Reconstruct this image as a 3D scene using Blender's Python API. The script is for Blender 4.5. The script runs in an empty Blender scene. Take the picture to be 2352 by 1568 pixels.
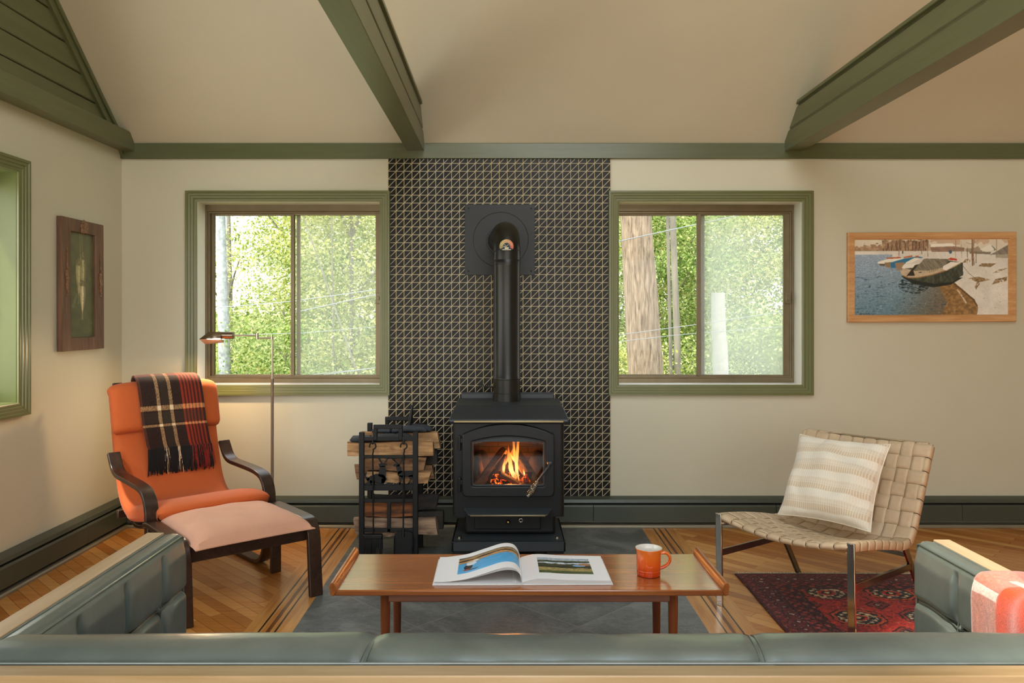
import bpy, math, random
import numpy as np
from mathutils import Vector, Matrix

random.seed(7)
SC = bpy.context.scene
COL = SC.collection
PI = math.pi
F, CX, CY, EYE = 1800.0, 1160.0, 726.0, 1.34      # focal length, horizon and eye height read off the photograph


def at(px, py, y):
    return Vector(((px - CX) * y / F, y, EYE - (py - CY) * y / F))


def lin(c):
    c = c / 255.0
    return c / 12.92 if c <= 0.04045 else ((c + 0.055) / 1.055) ** 2.4


def C(h):
    h = h.lstrip('#')
    return (lin(int(h[0:2], 16)), lin(int(h[2:4], 16)), lin(int(h[4:6], 16)), 1.0)


# ------------------------------------------------------------------ materials
class G:
    """small wrapper for building a node material"""
    def __init__(s, name):
        s.m = bpy.data.materials.new(name)
        s.m.use_nodes = True
        s.t = s.m.node_tree
        s.t.nodes.clear()
        s.out = s.t.nodes.new('ShaderNodeOutputMaterial')

    def node(s, typ, ins=None, **attrs):
        n = s.t.nodes.new(typ)
        for k, v in attrs.items():
            setattr(n, k, v)
        for k, v in (ins or {}).items():
            if isinstance(v, bpy.types.NodeSocket):
                s.t.links.new(v, n.inputs[k])
            else:
                n.inputs[k].default_value = v
        return n

    def coord(s, which='Object', rot=None, scale=None, loc=None):
        o = s.node('ShaderNodeTexCoord').outputs[which]
        if rot or scale or loc:
            n = s.node('ShaderNodeMapping', {'Vector': o})
            if rot: n.inputs['Rotation'].default_value = rot
            if scale: n.inputs['Scale'].default_value = scale
            if loc: n.inputs['Location'].default_value = loc
            o = n.outputs[0]
        return o

    def math(s, op, a, b=0.0, c=None):
        ins = {0: a, 1: b}
        if c is not None: ins[2] = c
        return s.node('ShaderNodeMath', ins, operation=op).outputs[0]

    def xyz(s, v):
        n = s.node('ShaderNodeSeparateXYZ', {0: v})
        return n.outputs[0], n.outputs[1], n.outputs[2]

    def vec(s, x, y, z=0.0):
        return s.node('ShaderNodeCombineXYZ', {0: x, 1: y, 2: z}).outputs[0]

    def noise(s, v, scale=5, detail=3, rough=0.5, dist=0.0):
        n = s.node('ShaderNodeTexNoise', {'Vector': v, 'Scale': scale, 'Detail': detail, 'Roughness': rough, 'Distortion': dist})
        return n.outputs[0]

    def ramp(s, fac, stops):
        n = s.node('ShaderNodeValToRGB', {0: fac})
        e = n.color_ramp.elements
        while len(e) > 1: e.remove(e[-1])
        e[0].position, e[0].color = stops[0]
        for p, c in stops[1:]:
            k = e.new(p); k.color = c
        return n.outputs[0]

    def mix(s, fac, a, b, blend='MIX'):
        n = s.node('ShaderNodeMix', {0: fac, 6: a, 7: b}, data_type='RGBA', blend_type=blend)
        return n.outputs[2]

    def bump(s, h, strength=0.3, dist=0.01, normal=None):
        ins = {'Height': h, 'Strength': strength, 'Distance': dist}
        if normal: ins['Normal'] = normal
        return s.node('ShaderNodeBump', ins).outputs[0]

    def bsdf(s, color, rough=0.5, metal=0.0, normal=None, **kw):
        ins = {'Base Color': color, 'Roughness': rough, 'Metallic': metal}
        if normal: ins['Normal'] = normal
        ins.update(kw)
        return s.node('ShaderNodeBsdfPrincipled', ins).outputs[0]

    def done(s, surf):
        s.t.links.new(surf, s.out.inputs['Surface'])
        return s.m


def plain(name, col, rough=0.5, metal=0.0, var=0.0, scale=8, bump=0.0, bscale=60, bdist=0.004, **kw):
    g = G(name)
    co = g.coord()
    c = C(col) if isinstance(col, str) else col
    base = c
    if var:
        n = g.noise(co, scale, 4, 0.6)
        lo = tuple(x * (1 - var) for x in c[:3]) + (1,)
        hi = tuple(min(1, x * (1 + var)) for x in c[:3]) + (1,)
        base = g.ramp(n, [(0.3, lo), (0.7, hi)])
    nrm = None
    if bump:
        nrm = g.bump(g.noise(co, bscale, 3), bump, bdist)
    return g.done(g.bsdf(base, rough, metal, nrm, **kw))


def wood(name, c1, c2, axis=0, scale=1.0, rough=0.4, contrast=(0.35, 0.65), bump=0.05, rot=None, **kw):
    g = G(name)
    sc = [14 * scale] * 3
    sc[axis] = 0.9 * scale
    co = g.coord('Object', rot=rot, scale=tuple(sc))
    n = g.noise(co, 1.6, 5, 0.6, 0.6)
    n2 = g.noise(co, 7.0, 3, 0.5)
    f = g.math('ADD', g.math('MULTIPLY', n, 0.75), g.math('MULTIPLY', n2, 0.25))
    col = g.ramp(f, [(contrast[0], C(c1)), (contrast[1], C(c2))])
    return g.done(g.bsdf(col, rough, 0.0, g.bump(f, bump, 0.003), **kw))


# ------------------------------------------------------------------ mesh builder
def spline(pts, n):
    """Catmull-Rom through pts, n samples"""
    P = [Vector(p) for p in pts]
    out = []
    m = len(P) - 1
    for i in range(n):
        t = i / (n - 1) * m
        k = min(int(t), m - 1)
        f = t - k
        p1, p2 = P[k], P[k + 1]
        p0 = P[k - 1] if k > 0 else p1 * 2 - p2
        p3 = P[k + 2] if k + 2 <= m else p2 * 2 - p1
        out.append(0.5 * ((2 * p1) + (p2 - p0) * f + (2 * p0 - 5 * p1 + 4 * p2 - p3) * f * f + (3 * p1 - p0 - 3 * p2 + p3) * f ** 3))
    return out


class MB:
    def __init__(s):
        s.v, s.f, s.mi = [], [], []
        s.col = None

    def add(s, verts, faces, m=0, T=None):
        b = len(s.v)
        s.v += [tuple(T @ Vector(p)) if T is not None else tuple(p) for p in verts]
        s.f += [tuple(b + i for i in f) for f in faces]
        s.mi += [m] * len(faces)
        return s

    def box(s, x0, x1, y0, y1, z0, z1, m=0, T=None):
        v = [(x0, y0, z0), (x1, y0, z0), (x1, y1, z0), (x0, y1, z0), (x0, y0, z1), (x1, y0, z1), (x1, y1, z1), (x0, y1, z1)]
        f = [(0, 3, 2, 1), (4, 5, 6, 7), (0, 1, 5, 4), (1, 2, 6, 5), (2, 3, 7, 6), (3, 0, 4, 7)]
        return s.add(v, f, m, T)

    def beam(s, a, b, w, h, m=0, up=(0, 0, 1)):
        """square bar from a to b"""
        a, b = Vector(a), Vector(b)
        d = (b - a).normalized()
        u = Vector(up)
        if abs(d.dot(u)) > 0.98: u = Vector((0, 1, 0))
        r = d.cross(u).normalized()
        u = r.cross(d).normalized()
        v = []
        for p in (a, b):
            for i, j in ((-1, -1), (1, -1), (1, 1), (-1, 1)):
                v.append(p + r * (i * w / 2) + u * (j * h / 2))
        f = [(0, 1, 2, 3), (7, 6, 5, 4), (0, 4, 5, 1), (1, 5, 6, 2), (2, 6, 7, 3), (3, 7, 4, 0)]
        return s.add(v, f, m)

    def prism(s, poly, axis, a0, a1, m=0, T=None):
        def P(p, a):
            return {'x': (a, p[0], p[1]), 'y': (p[0], a, p[1]), 'z': (p[0], p[1], a)}[axis]
        n = len(poly)
        v = [P(p, a0) for p in poly] + [P(p, a1) for p in poly]
        f = [tuple(range(n)), tuple(range(2 * n - 1, n - 1, -1))] + [(i, n + i, n + (i + 1) % n, (i + 1) % n) for i in range(n)]
        return s.add(v, f, m, T)

    def ring(s, outer, inner, y0, y1, m=0):
        """frame between two outlines (x,z) of equal length, from y0 (front) to y1"""
        n = len(outer)
        v = [(p[0], y0, p[1]) for p in outer] + [(p[0], y0, p[1]) for p in inner] + [(p[0], y1, p[1]) for p in outer] + [(p[0], y1, p[1]) for p in inner]
        f = []
        for i in range(n):
            j = (i + 1) % n
            f += [(i, j, n + j, n + i), (2 * n + j, 2 * n + i, 3 * n + i, 3 * n + j), (i, 2 * n + i, 2 * n + j, j), (n + i, n + j, 3 * n + j, 3 * n + i)]
        return s.add(v, f, m)

    def tube(s, path, r, n=10, m=0, caps=True, closed=False, flat=1.0):
        P = [Vector(p) for p in path]
        k = len(P)
        R = r if isinstance(r, (list, tuple)) else [r] * k
        tang = []
        for i in range(k):
            if closed: d = P[(i + 1) % k] - P[i - 1]
            else: d = P[min(i + 1, k - 1)] - P[max(i - 1, 0)]
            tang.append(d.normalized() if d.length > 1e-9 else Vector((0, 0, 1)))
        u = Vector((0, 0, 1)) if abs(tang[0].z) < 0.9 else Vector((1, 0, 0))
        u = (u - tang[0] * u.dot(tang[0])).normalized()
        v, f = [], []
        for i in range(k):
            u = (u - tang[i] * u.dot(tang[i])).normalized()
            w = tang[i].cross(u)
            for j in range(n):
                a = 2 * PI * j / n
                v.append(P[i] + (u * math.cos(a) + w * math.sin(a) * flat) * R[i])
        for i in range(k if closed else k - 1):
            i2 = (i + 1) % k
            for j in range(n):
                f.append((i * n + j, i * n + (j + 1) % n, i2 * n + (j + 1) % n, i2 * n + j))
        if caps and not closed:
            f += [tuple(range(n - 1, -1, -1)), tuple((k - 1) * n + j for j in range(n))]
        return s.add(v, f, m)

    def strip(s, path, w, t, side, m=0):
        """flat bent strip: width w along the fixed vector side, thickness t"""
        P = [Vector(p) for p in path]
        S = Vector(side).normalized()
        k = len(P)
        v, f = [], []
        for i in range(k):
            d = (P[min(i + 1, k - 1)] - P[max(i - 1, 0)]).normalized()
            nrm = S.cross(d).normalized()
            for a, b in ((-1, -1), (1, -1), (1, 1), (-1, 1)):
                v.append(P[i] + S * (a * w / 2) + nrm * (b * t / 2))
        for i in range(k - 1):
            for j in range(4):
                f.append((i * 4 + j, i * 4 + (j + 1) % 4, i * 4 + 4 + (j + 1) % 4, i * 4 + 4 + j))
        f += [(3, 2, 1, 0), tuple((k - 1) * 4 + j for j in range(4))]
        return s.add(v, f, m)

    def lathe(s, prof, c=(0, 0, 0), n=32, m=0, T=None, caps=True):
        v, f = [], []
        k = len(prof)
        for r, z in prof:
            for j in range(n):
                a = 2 * PI * j / n
                v.append((c[0] + r * math.cos(a), c[1] + r * math.sin(a), c[2] + z))
        for i in range(k - 1):
            for j in range(n):
                f.append((i * n + j, i * n + (j + 1) % n, i * n + n + (j + 1) % n, i * n + n + j))
        if caps and prof[0][0] > 1e-6: f.append(tuple(range(n - 1, -1, -1)))
        if caps and prof[-1][0] > 1e-6: f.append(tuple((k - 1) * n + j for j in range(n)))
        return s.add(v, f, m, T)

    def ball(s, c, rx, ry=None, rz=None, n=14, k=9, m=0, T=None):
        ry = rx if ry is None else ry
        rz = rx if rz is None else rz
        v = [(c[0] + rx * math.sin(PI * i / k) * math.cos(2 * PI * j / n), c[1] + ry * math.sin(PI * i / k) * math.sin(2 * PI * j / n), c[2] - rz * math.cos(PI * i / k)) for i in range(k + 1) for j in range(n)]
        f = [(i * n + j, i * n + (j + 1) % n, (i + 1) * n + (j + 1) % n, (i + 1) * n + j) for i in range(k) for j in range(n)]
        return s.add(v, f, m, T)

    def grid(s, fn, nu, nv, m=0, cu=False):
        v = [fn(i / nu, j / nv) for j in range(nv + 1) for i in range(nu + (0 if cu else 1))]
        w = nu if cu else nu + 1
        f = [(j * w + i, j * w + (i + 1) % w, (j + 1) * w + (i + 1) % w, (j + 1) * w + i) for j in range(nv) for i in range(nu)]
        return s.add(v, f, m)

    def rect_sweep(s, x0, x1, z0, z1, prof, fn, m=0, closed=True):
        """mitred frame: prof is (offset outward from the inner edge, height off the wall); fn maps (a, b, out) to a point"""
        k = len(prof)
        v, f = [], []
        for o, p in prof:
            for a, b in ((x0 - o, z0 - o), (x1 + o, z0 - o), (x1 + o, z1 + o), (x0 - o, z1 + o)):
                v.append(fn(a, b, p))
        for i in range(k if closed else k - 1):
            i2 = (i + 1) % k
            for j in range(4):
                f.append((i * 4 + j, i * 4 + (j + 1) % 4, i2 * 4 + (j + 1) % 4, i2 * 4 + j))
        return s.add(v, f, m)

    def pad(s, prof, w, h, e=5.0, ns=40, nth=40, er=0.05, m=0, wf=None):
        """cushion: prof is the upper surface (y, z) from front to back; w half width, h half thickness"""
        pts = spline([(0, p[0], p[1]) for p in prof], ns)
        L = [0.0]
        for i in range(1, ns): L.append(L[-1] + (pts[i] - pts[i - 1]).length)
        tot = L[-1]
        v, f = [], []
        for i in range(ns):
            d = (pts[min(i + 1, ns - 1)] - pts[max(i - 1, 0)]).normalized()
            nrm = Vector((1, 0, 0)).cross(d).normalized()      # points up / forward off the surface
            q = min(L[i], tot - L[i]) / er
            kk = 1.0 if q >= 1 else math.sqrt(max(0.0, 1 - (1 - q) ** 2))
            kk = max(kk, 0.02)
            ww = (w if wf is None else w * wf(L[i] / tot)) - er * 0.5 * (1 - kk)
            c = pts[i] - nrm * h
            for j in range(nth):
                a = 2 * PI * j / nth
                ca, sa = math.cos(a), math.sin(a)
                X = ww * math.copysign(abs(ca) ** (2 / e), ca)
                Hh = h * kk * math.copysign(abs(sa) ** (2 / e * 1.6), sa)
                v.append(c + Vector((X, 0, 0)) + nrm * Hh)
        for i in range(ns - 1):
            for j in range(nth):
                f.append((i * nth + j, i * nth + (j + 1) % nth, (i + 1) * nth + (j + 1) % nth, (i + 1) * nth + j))
        f += [tuple(range(nth - 1, -1, -1)), tuple((ns - 1) * nth + j for j in range(nth))]
        return s.add(v, f, m)

    def build(s, name, mats, parent=None, local=False, bevel=0.0, seg=2, sub=0, solid=0.0, sharp=35, label=None, kind=None, off=0.0):
        me = bpy.data.meshes.new(name)
        vs = s.v
        if parent is not None and not local:
            inv = world_of(parent).inverted()
            vs = [tuple(inv @ Vector(p)) for p in vs]
        me.from_pydata(vs, [], s.f)
        mats = mats if isinstance(mats, (list, tuple)) else [mats]
        for m in mats: me.materials.append(m)
        me.polygons.foreach_set('material_index', s.mi)
        me.polygons.foreach_set('use_smooth', [True] * len(s.f))
        if s.col is not None:
            ca = me.color_attributes.new('paint', 'FLOAT_COLOR', 'POINT')
            ca.data.foreach_set('color', s.col.astype(np.float32).ravel())
        me.validate()
        import bmesh
        bm = bmesh.new(); bm.from_mesh(me)
        bmesh.ops.recalc_face_normals(bm, faces=bm.faces)
        bm.to_mesh(me); bm.free()
        if sharp and not sub: me.set_sharp_from_angle(angle=math.radians(sharp))
        me.update()
        o = bpy.data.objects.new(name, me)
        COL.objects.link(o)
        if parent is not None: o.parent = parent
        if solid:
            md = o.modifiers.new('Solidify', 'SOLIDIFY'); md.thickness = solid; md.offset = off
        if bevel:
            md = o.modifiers.new('Bevel', 'BEVEL'); md.width = bevel; md.segments = seg; md.limit_method = 'ANGLE'; md.angle_limit = math.radians(40)
        if sub:
            md = o.modifiers.new('Subdivision', 'SUBSURF'); md.levels = sub; md.render_levels = sub
        if label: o['label'] = label
        if kind: o['kind'] = kind
        return o


def world_of(o):
    m = o.matrix_basis.copy()
    while o.parent is not None:
        o = o.parent
        m = o.matrix_basis @ m
    return m


def thing(name, label, cat, loc=(0, 0, 0), rz=0.0, group=None):
    o = bpy.data.objects.new(name, None)
    o.empty_display_size = 0.1
    o.location = loc
    o.rotation_euler = (0, 0, rz)
    COL.objects.link(o)
    return tag(o, label, cat, group)


def tag(o, label, cat, group=None):
    o['label'] = label
    o['category'] = cat
    if group: o['group'] = group
    return o


def struct(o, label=None):
    o['kind'] = 'structure'
    if label: o['label'] = label
    return o


def struct_root(name, label=None, loc=(0, 0, 0)):
    o = bpy.data.objects.new(name, None)
    o.location = loc
    COL.objects.link(o)
    return struct(o, label)


# ------------------------------------------------------------------ painted surfaces (pictures, rug, plaid)
def hsh(i, j, seed):
    n = (i.astype(np.int64) * 374761393 + j.astype(np.int64) * 668265263 + seed * 982451653) & 0x7fffffff
    n = (n ^ (n >> 13)) * 1274126177 & 0x7fffffff
    n = n ^ (n >> 16)
    return (n & 0xffff) / 65535.0


def vn(x, y, seed=0):
    i, j = np.floor(x), np.floor(y)
    fx, fy = x - i, y - j
    fx, fy = fx * fx * (3 - 2 * fx), fy * fy * (3 - 2 * fy)
    i, j = i.astype(np.int64), j.astype(np.int64)
    a, b, c, d = hsh(i, j, seed), hsh(i + 1, j, seed), hsh(i, j + 1, seed), hsh(i + 1, j + 1, seed)
    return (a * (1 - fx) + b * fx) * (1 - fy) + (c * (1 - fx) + d * fx) * fy


def fbm(x, y, seed=0, o=4):
    t, a, s = 0, 0.5, 0
    for k in range(o):
        t = t + a * vn(x * 2 ** k, y * 2 ** k, seed + k); s += a; a *= 0.5
    return t / s


def rgb(h):
    h = h.lstrip('#')
    return np.array([int(h[i:i + 2], 16) / 255.0 for i in (0, 2, 4)])


class Canvas:
    """u runs right 0..1, v runs up 0..1"""
    def __init__(s, nu, nv, base):
        s.nu, s.nv = nu, nv
        s.U, s.V = np.meshgrid(np.linspace(0, 1, nu + 1), np.linspace(0, 1, nv + 1))
        s.a = np.zeros(s.U.shape + (3,)) + rgb(base)

    def put(s, mask, col):
        c = rgb(col) if isinstance(col, str) else col
        m = np.clip(mask.astype(float), 0, 1)[..., None]
        s.a = s.a * (1 - m) + c * m

    def poly(s, pts):
        x, y = s.U, s.V
        ins = np.zeros(x.shape, bool)
        n = len(pts)
        for i in range(n):
            x1, y1 = pts[i]; x2, y2 = pts[(i + 1) % n]
            if y1 == y2: continue
            c = ((y1 > y) != (y2 > y)) & (x < (x2 - x1) * (y - y1) / (y2 - y1) + x1)
            ins ^= c
        return ins

    def line(s, pts, w, asp=1.0):
        d = np.full(s.U.shape, 9.0)
        for (x1, y1), (x2, y2) in zip(pts[:-1], pts[1:]):
            ax, ay, bx, by = x1 * asp, y1, x2 * asp, y2
            px, py = s.U * asp, s.V
            L = (bx - ax) ** 2 + (by - ay) ** 2 + 1e-12
            t = np.clip(((px - ax) * (bx - ax) + (py - ay) * (by - ay)) / L, 0, 1)
            d = np.minimum(d, np.hypot(px - ax - t * (bx - ax), py - ay - t * (by - ay)))
        return d < w

    def ell(s, cx, cy, rx, ry):
        return ((s.U - cx) / rx) ** 2 + ((s.V - cy) / ry) ** 2 < 1

    def soften(s, k=1):
        for _ in range(k):
            p = np.pad(s.a, ((1, 1), (1, 1), (0, 0)), 'edge')
            s.a = (2 * p[1:-1, 1:-1] + p[:-2, 1:-1] + p[2:, 1:-1] + p[1:-1, :-2] + p[1:-1, 2:]) / 6.0

    def linear(s):
        a = np.clip(s.a, 0, 1)
        l = np.where(a <= 0.04045, a / 12.92, ((a + 0.055) / 1.055) ** 2.4)
        return np.concatenate([l, np.ones(l.shape[:2] + (1,))], -1).reshape(-1, 4)

    def mesh(s, fn):
        mb = MB()
        mb.grid(fn, s.nu, s.nv)
        mb.col = s.linear()
        return mb


def paint_mat(name, rough=0.6, bump=0.0, bscale=300, sheen=0.0, spec=0.5):
    g = G(name)
    a = g.node('ShaderNodeVertexColor', layer_name='paint').outputs[0]
    nrm = g.bump(g.noise(g.coord(), bscale, 2), bump, 0.002) if bump else None
    return g.done(g.bsdf(a, rough, 0.0, nrm, **{'Sheen Weight': sheen, 'Specular IOR Level': spec}))
# ------------------------------------------------------------------ the room
YW, XL, XR, YR = 5.03, -2.46, 4.7, -1.05      # back wall, left wall, right wall, rear wall
RIDGE_Y, EAVE, SLOPE = 2.0, 2.44, 0.80


def roof_z(y):
    return EAVE + SLOPE * (YW - y) if y >= RIDGE_Y else EAVE + SLOPE * (YW - RIDGE_Y) - SLOPE * (RIDGE_Y - y)


M_wall = plain('wall_paint', (0.585, 0.555, 0.415, 1), 0.42, var=0.02, scale=2, bump=0.04, bscale=90, bdist=0.002)
M_ceil = plain('ceiling_paint', (0.63, 0.58, 0.44, 1), 0.55, var=0.02, scale=2, bump=0.05, bscale=70, bdist=0.002)
M_green = wood('green_trim_paint', '#5c6040', '#666a48', 1, 0.8, 0.32, bump=0.12)
M_greenx = wood('green_trim_paint_wide', '#54593c', '#5e6344', 0, 0.8, 0.3, bump=0.08)
M_gwin = plain('green_casing_paint', '#686b42', 0.3, var=0.05, scale=6, bump=0.03)
M_white = plain('white_jamb_paint', '#d9d5c8', 0.4)
M_gjamb = plain('green_jamb_paint', '#565d2c', 0.45, var=0.05)
M_bronze = plain('bronze_aluminium', '#75684f', 0.34, 0.45, var=0.08, scale=10)
M_heater = plain('dark_green_enamel', '#43493d', 0.4, 0.1, var=0.06)
M_slot = plain('heater_slot_dark', '#070707', 0.7)
M_lip = plain('heater_lip_metal', '#8d8672', 0.4, 0.4)


def glass_mat(name, tint=(1, 1, 1, 1), haze=0.0):
    g = G(name)
    tr = g.node('ShaderNodeBsdfTransparent', {'Color': tint}).outputs[0]
    gl = g.node('ShaderNodeBsdfGlossy', {'Color': (1, 1, 1, 1), 'Roughness': 0.02}).outputs[0]
    s = g.node('ShaderNodeMixShader', {0: 0.006, 1: tr, 2: gl}).outputs[0]
    if haze:
        co = g.coord()
        n = g.noise(co, 1.3, 4, 0.55)
        fac = g.ramp(n, [(0.3, (haze * 0.7,) * 3 + (1,)), (0.7, (haze,) * 3 + (1,))])
        tl = g.node('ShaderNodeBsdfTranslucent', {'Color': (0.95, 0.96, 0.97, 1)}).outputs[0]
        s = g.node('ShaderNodeMixShader', {0: fac, 1: s, 2: tl}).outputs[0]
    return g.done(s)


M_glass = glass_mat('window_glass')
M_haze = glass_mat('hazy_window_glass', haze=0.30)
M_haze2 = glass_mat('dusty_window_glass', haze=0.16)


# floor boards laid on the diagonal
def floor_mat():
    g = G('oak_floor_boards')
    co = g.coord('Object', rot=(0, 0, math.radians(45)))
    br = g.node('ShaderNodeTexBrick', {'Vector': co, 'Color1': (0.1, 0.1, 0.1, 1), 'Color2': (0.9, 0.9, 0.9, 1), 'Mortar': (0, 0, 0, 1), 'Scale': 1.0,
                                       'Mortar Size': 0.0009, 'Mortar Smooth': 0.3, 'Bias': 0.0, 'Brick Width': 0.85, 'Row Height': 0.057}, offset=0.37, offset_frequency=2)
    st = g.coord('Object', rot=(0, 0, math.radians(45)), scale=(2.2, 34, 1))
    gr = g.noise(st, 1.5, 5, 0.6, 0.7)
    t = g.math('ADD', g.math('MULTIPLY', br.outputs[0], 0.6), g.math('MULTIPLY', gr, 0.4))
    col = g.ramp(t, [(0.12, C('#8a4f1e')), (0.45, C('#ba7a38')), (0.8, C('#d39c58'))])
    col = g.mix(br.outputs[1], col, C('#5e3616'))
    nr = g.bump(br.outputs[1], 0.25, 0.001)
    return g.done(g.bsdf(col, 0.27, 0.0, nr))


def slate_mat():
    g = G('slate_tile')
    co = g.coord()
    x, y, z = g.xyz(co)
    r2 = 1 / math.sqrt(2)
    a = g.math('MULTIPLY', g.math('ADD', x, y), r2)
    b = g.math('MULTIPLY', g.math('SUBTRACT', x, y), r2)
    P = 0.4935

    def line(c, c0):
        q = g.math('FRACT', g.math('ADD', g.math('DIVIDE', g.math('SUBTRACT', c, c0), P), 20.5))
        return g.math('LESS_THAN', g.math('ABSOLUTE', g.math('SUBTRACT', q, 0.5)), 0.005)
    gro = g.math('MAXIMUM', line(a, 2.616), line(b, -2.167))
    ca = g.math('FLOOR', g.math('DIVIDE', g.math('SUBTRACT', a, 2.616), P))
    cb = g.math('FLOOR', g.math('DIVIDE', g.math('SUBTRACT', b, -2.167), P))
    wn = g.node('ShaderNodeTexWhiteNoise', {'Vector': g.vec(ca, cb)}, noise_dimensions='3D').outputs[0]
    off = g.node('ShaderNodeVectorMath', {0: co, 1: g.vec(g.math('MULTIPLY', wn, 7.0), wn)}, operation='ADD').outputs[0]
    n1 = g.noise(off, 3.0, 8, 0.72, 1.2)
    n2 = g.noise(g.node('ShaderNodeMapping', {'Vector': off, 'Scale': (3, 9, 1), 'Rotation': (0, 0, 0.5)}).outputs[0], 3.0, 6, 0.7, 2.0)
    vein = g.math('LESS_THAN', g.math('ABSOLUTE', g.math('SUBTRACT', n2, 0.5)), 0.006)
    f = g.math('ADD', g.math('MULTIPLY', n1, 0.7), g.math('ADD', g.math('MULTIPLY', n2, 0.25), g.math('MULTIPLY', wn, 0.08)))
    col = g.ramp(f, [(0.3, C('#323637')), (0.5, C('#535756')), (0.72, C('#82857f'))])
    col = g.mix(g.math('MULTIPLY', vein, 0.6), col, C('#9a978c'))
    col = g.mix(gro, col, C('#77736a'))
    nr = g.bump(g.math('SUBTRACT', f, g.math('MULTIPLY', gro, 0.3)), 0.5, 0.008)
    return g.done(g.bsdf(col, 0.48, 0.0, nr, **{'Specular IOR Level': 0.5}))


def tri_tile_mat():
    g = G('triangle_mosaic_tile')
    x, y, z = g.xyz(g.coord())
    P = 0.05085
    U = g.math('DIVIDE', g.math('ADD', x, 0.749), P)
    V = g.math('DIVIDE', g.math('SUBTRACT', z, 2.319 - 60 * P), P)
    u, v = g.math('FRACT', U), g.math('FRACT', V)
    du = g.math('SUBTRACT', 0.5, g.math('ABSOLUTE', g.math('SUBTRACT', u, 0.5)))
    dv = g.math('SUBTRACT', 0.5, g.math('ABSOLUTE', g.math('SUBTRACT', v, 0.5)))
    dd = g.math('MULTIPLY', g.math('ABSOLUTE', g.math('SUBTRACT', u, v)), 0.7071)
    d = g.math('MINIMUM', g.math('MINIMUM', du, dv), dd)
    up = g.math('GREATER_THAN', v, u)
    wn = g.node('ShaderNodeTexWhiteNoise', {'Vector': g.vec(g.math('FLOOR', U), g.math('FLOOR', V), up)}, noise_dimensions='3D').outputs[0]
    tile = g.ramp(wn, [(0.0, C('#080808')), (0.5, C('#0c0c0b')), (1.0, C('#151411'))])
    gro = g.math('LESS_THAN', d, 0.040)
    col = g.mix(gro, tile, C('#b3a788'))
    hgt = g.node('ShaderNodeMapRange', {0: d, 1: 0.045, 2: 0.085, 3: 0.0, 4: 1.0}).outputs[0]
    hgt = g.math('ADD', hgt, g.math('MULTIPLY', wn, 0.15))
    rough = g.node('ShaderNodeMapRange', {0: gro, 1: 0.0, 2: 1.0, 3: 0.34, 4: 0.8}).outputs[0]
    return g.done(g.bsdf(col, rough, 0.0, g.bump(hgt, 0.35, 0.0015), **{'Specular IOR Level': 0.22}))


M_floor, M_slate, M_tile = floor_mat(), slate_mat(), tri_tile_mat()
M_strip = wood('border_oak', '#a4682c', '#cb9350', 1, 1.0, 0.25)
M_inlay = wood('border_walnut', '#5a3216', '#7a4a22', 1, 1.0, 0.25)
M_black = plain('border_ebony_line', '#0c0a08', 0.3)

# floor: boards, two inlaid border bands and the slate hearth, all in one mesh
mb = MB()
mats = [M_floor, M_strip, M_black, M_inlay, M_slate]
xs = [(XL - 0.1, -1.110, 0), (-1.110, -1.051, 1), (-1.051, -1.043, 2), (-1.043, -1.018, 1), (-1.018, -1.000, 3), (-1.000, -0.982, 1), (-0.982, -0.974, 2), (-0.974, -0.903, 1),
      (-0.903, 0.865, 4), (0.865, 0.936, 1), (0.936, 0.943, 2), (0.943, 0.963, 1), (0.963, 0.979, 3), (0.979, 1.006, 1), (1.006, 1.013, 2), (1.013, 1.074, 1), (1.074, XR + 0.1, 0)]
for a, b, m in xs:
    mb.box(a, b, YR - 0.1, YW + 0.1, -0.08, 0.0, m)
struct(mb.build('floor', mats), 'diagonal oak floor boards with inlaid bands around a slate hearth')

# back wall with two window openings and the mosaic panel
W1 = (-1.974, -0.803, 0.9014, 2.0745)
W2 = (0.729, 1.903, 0.9014, 2.0745)
mb = MB()
T = 0.24
for a, b, c, d in ((XL - 0.2, XR + 0.2, -0.6, W1[2]), (XL - 0.2, XR + 0.2, W1[3], EAVE + 0.1), (XL - 0.2, W1[0], W1[2], W1[3]), (W1[1], W2[0], W1[2], W1[3]), (W2[1], XR + 0.2, W1[2], W1[3])):
    mb.box(a, b, YW, YW + T, c, d)
wall_back = struct(mb.build('wall_back', M_wall), 'beige painted back wall')
mb = MB().box(-0.749, 0.678, YW - 0.009, YW, 0.185, 2.35)
mb.build('tile_panel', M_tile, wall_back, label='black triangle mosaic tile panel with pale grout behind the stove')

# left wall: opening, gable boards, rake board
W3 = (0.9, 3.945, 0.905, 2.065)
mb = MB()
for a, b, c, d in ((YR, YW + 0.1, -0.6, W3[2]), (YR, YW + 0.1, W3[3], 2.42), (YR, W3[0], W3[2], W3[3]), (W3[1], YW + 0.1, W3[2], W3[3])):
    mb.box(XL - 0.22, XL, a, b, c, d)
mb.prism([(YR, 2.41), (YW, 2.41), (YW, EAVE + 0.02), (RIDGE_Y, roof_z(RIDGE_Y) + 0.05), (YR, EAVE + 0.02)], 'x', XL - 0.22, XL - 0.02)
wall_left = struct(mb.build('wall_left', M_wall), 'beige painted left wall')
mb = MB()
z = 2.49
while z < 4.8:
    z1 = min(z + 0.1245, 4.85)
    yb = YW - (z - EAVE) / SLOPE
    yt = YW - (z1 - EAVE) / SLOPE
    yf = lambda q: max(2 * RIDGE_Y - q, YR)
    mb.prism([(yf(yb), z), (yb, z), (yt, z1), (yf(yt), z1)], 'x', XL - 0.02, XL + 0.004)
    z += 0.1275
mb.build('gable_boards', M_green, wall_left, bevel=0.006, seg=1, label='dark green tongue and groove boards of the gable')
mb = MB()
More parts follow.
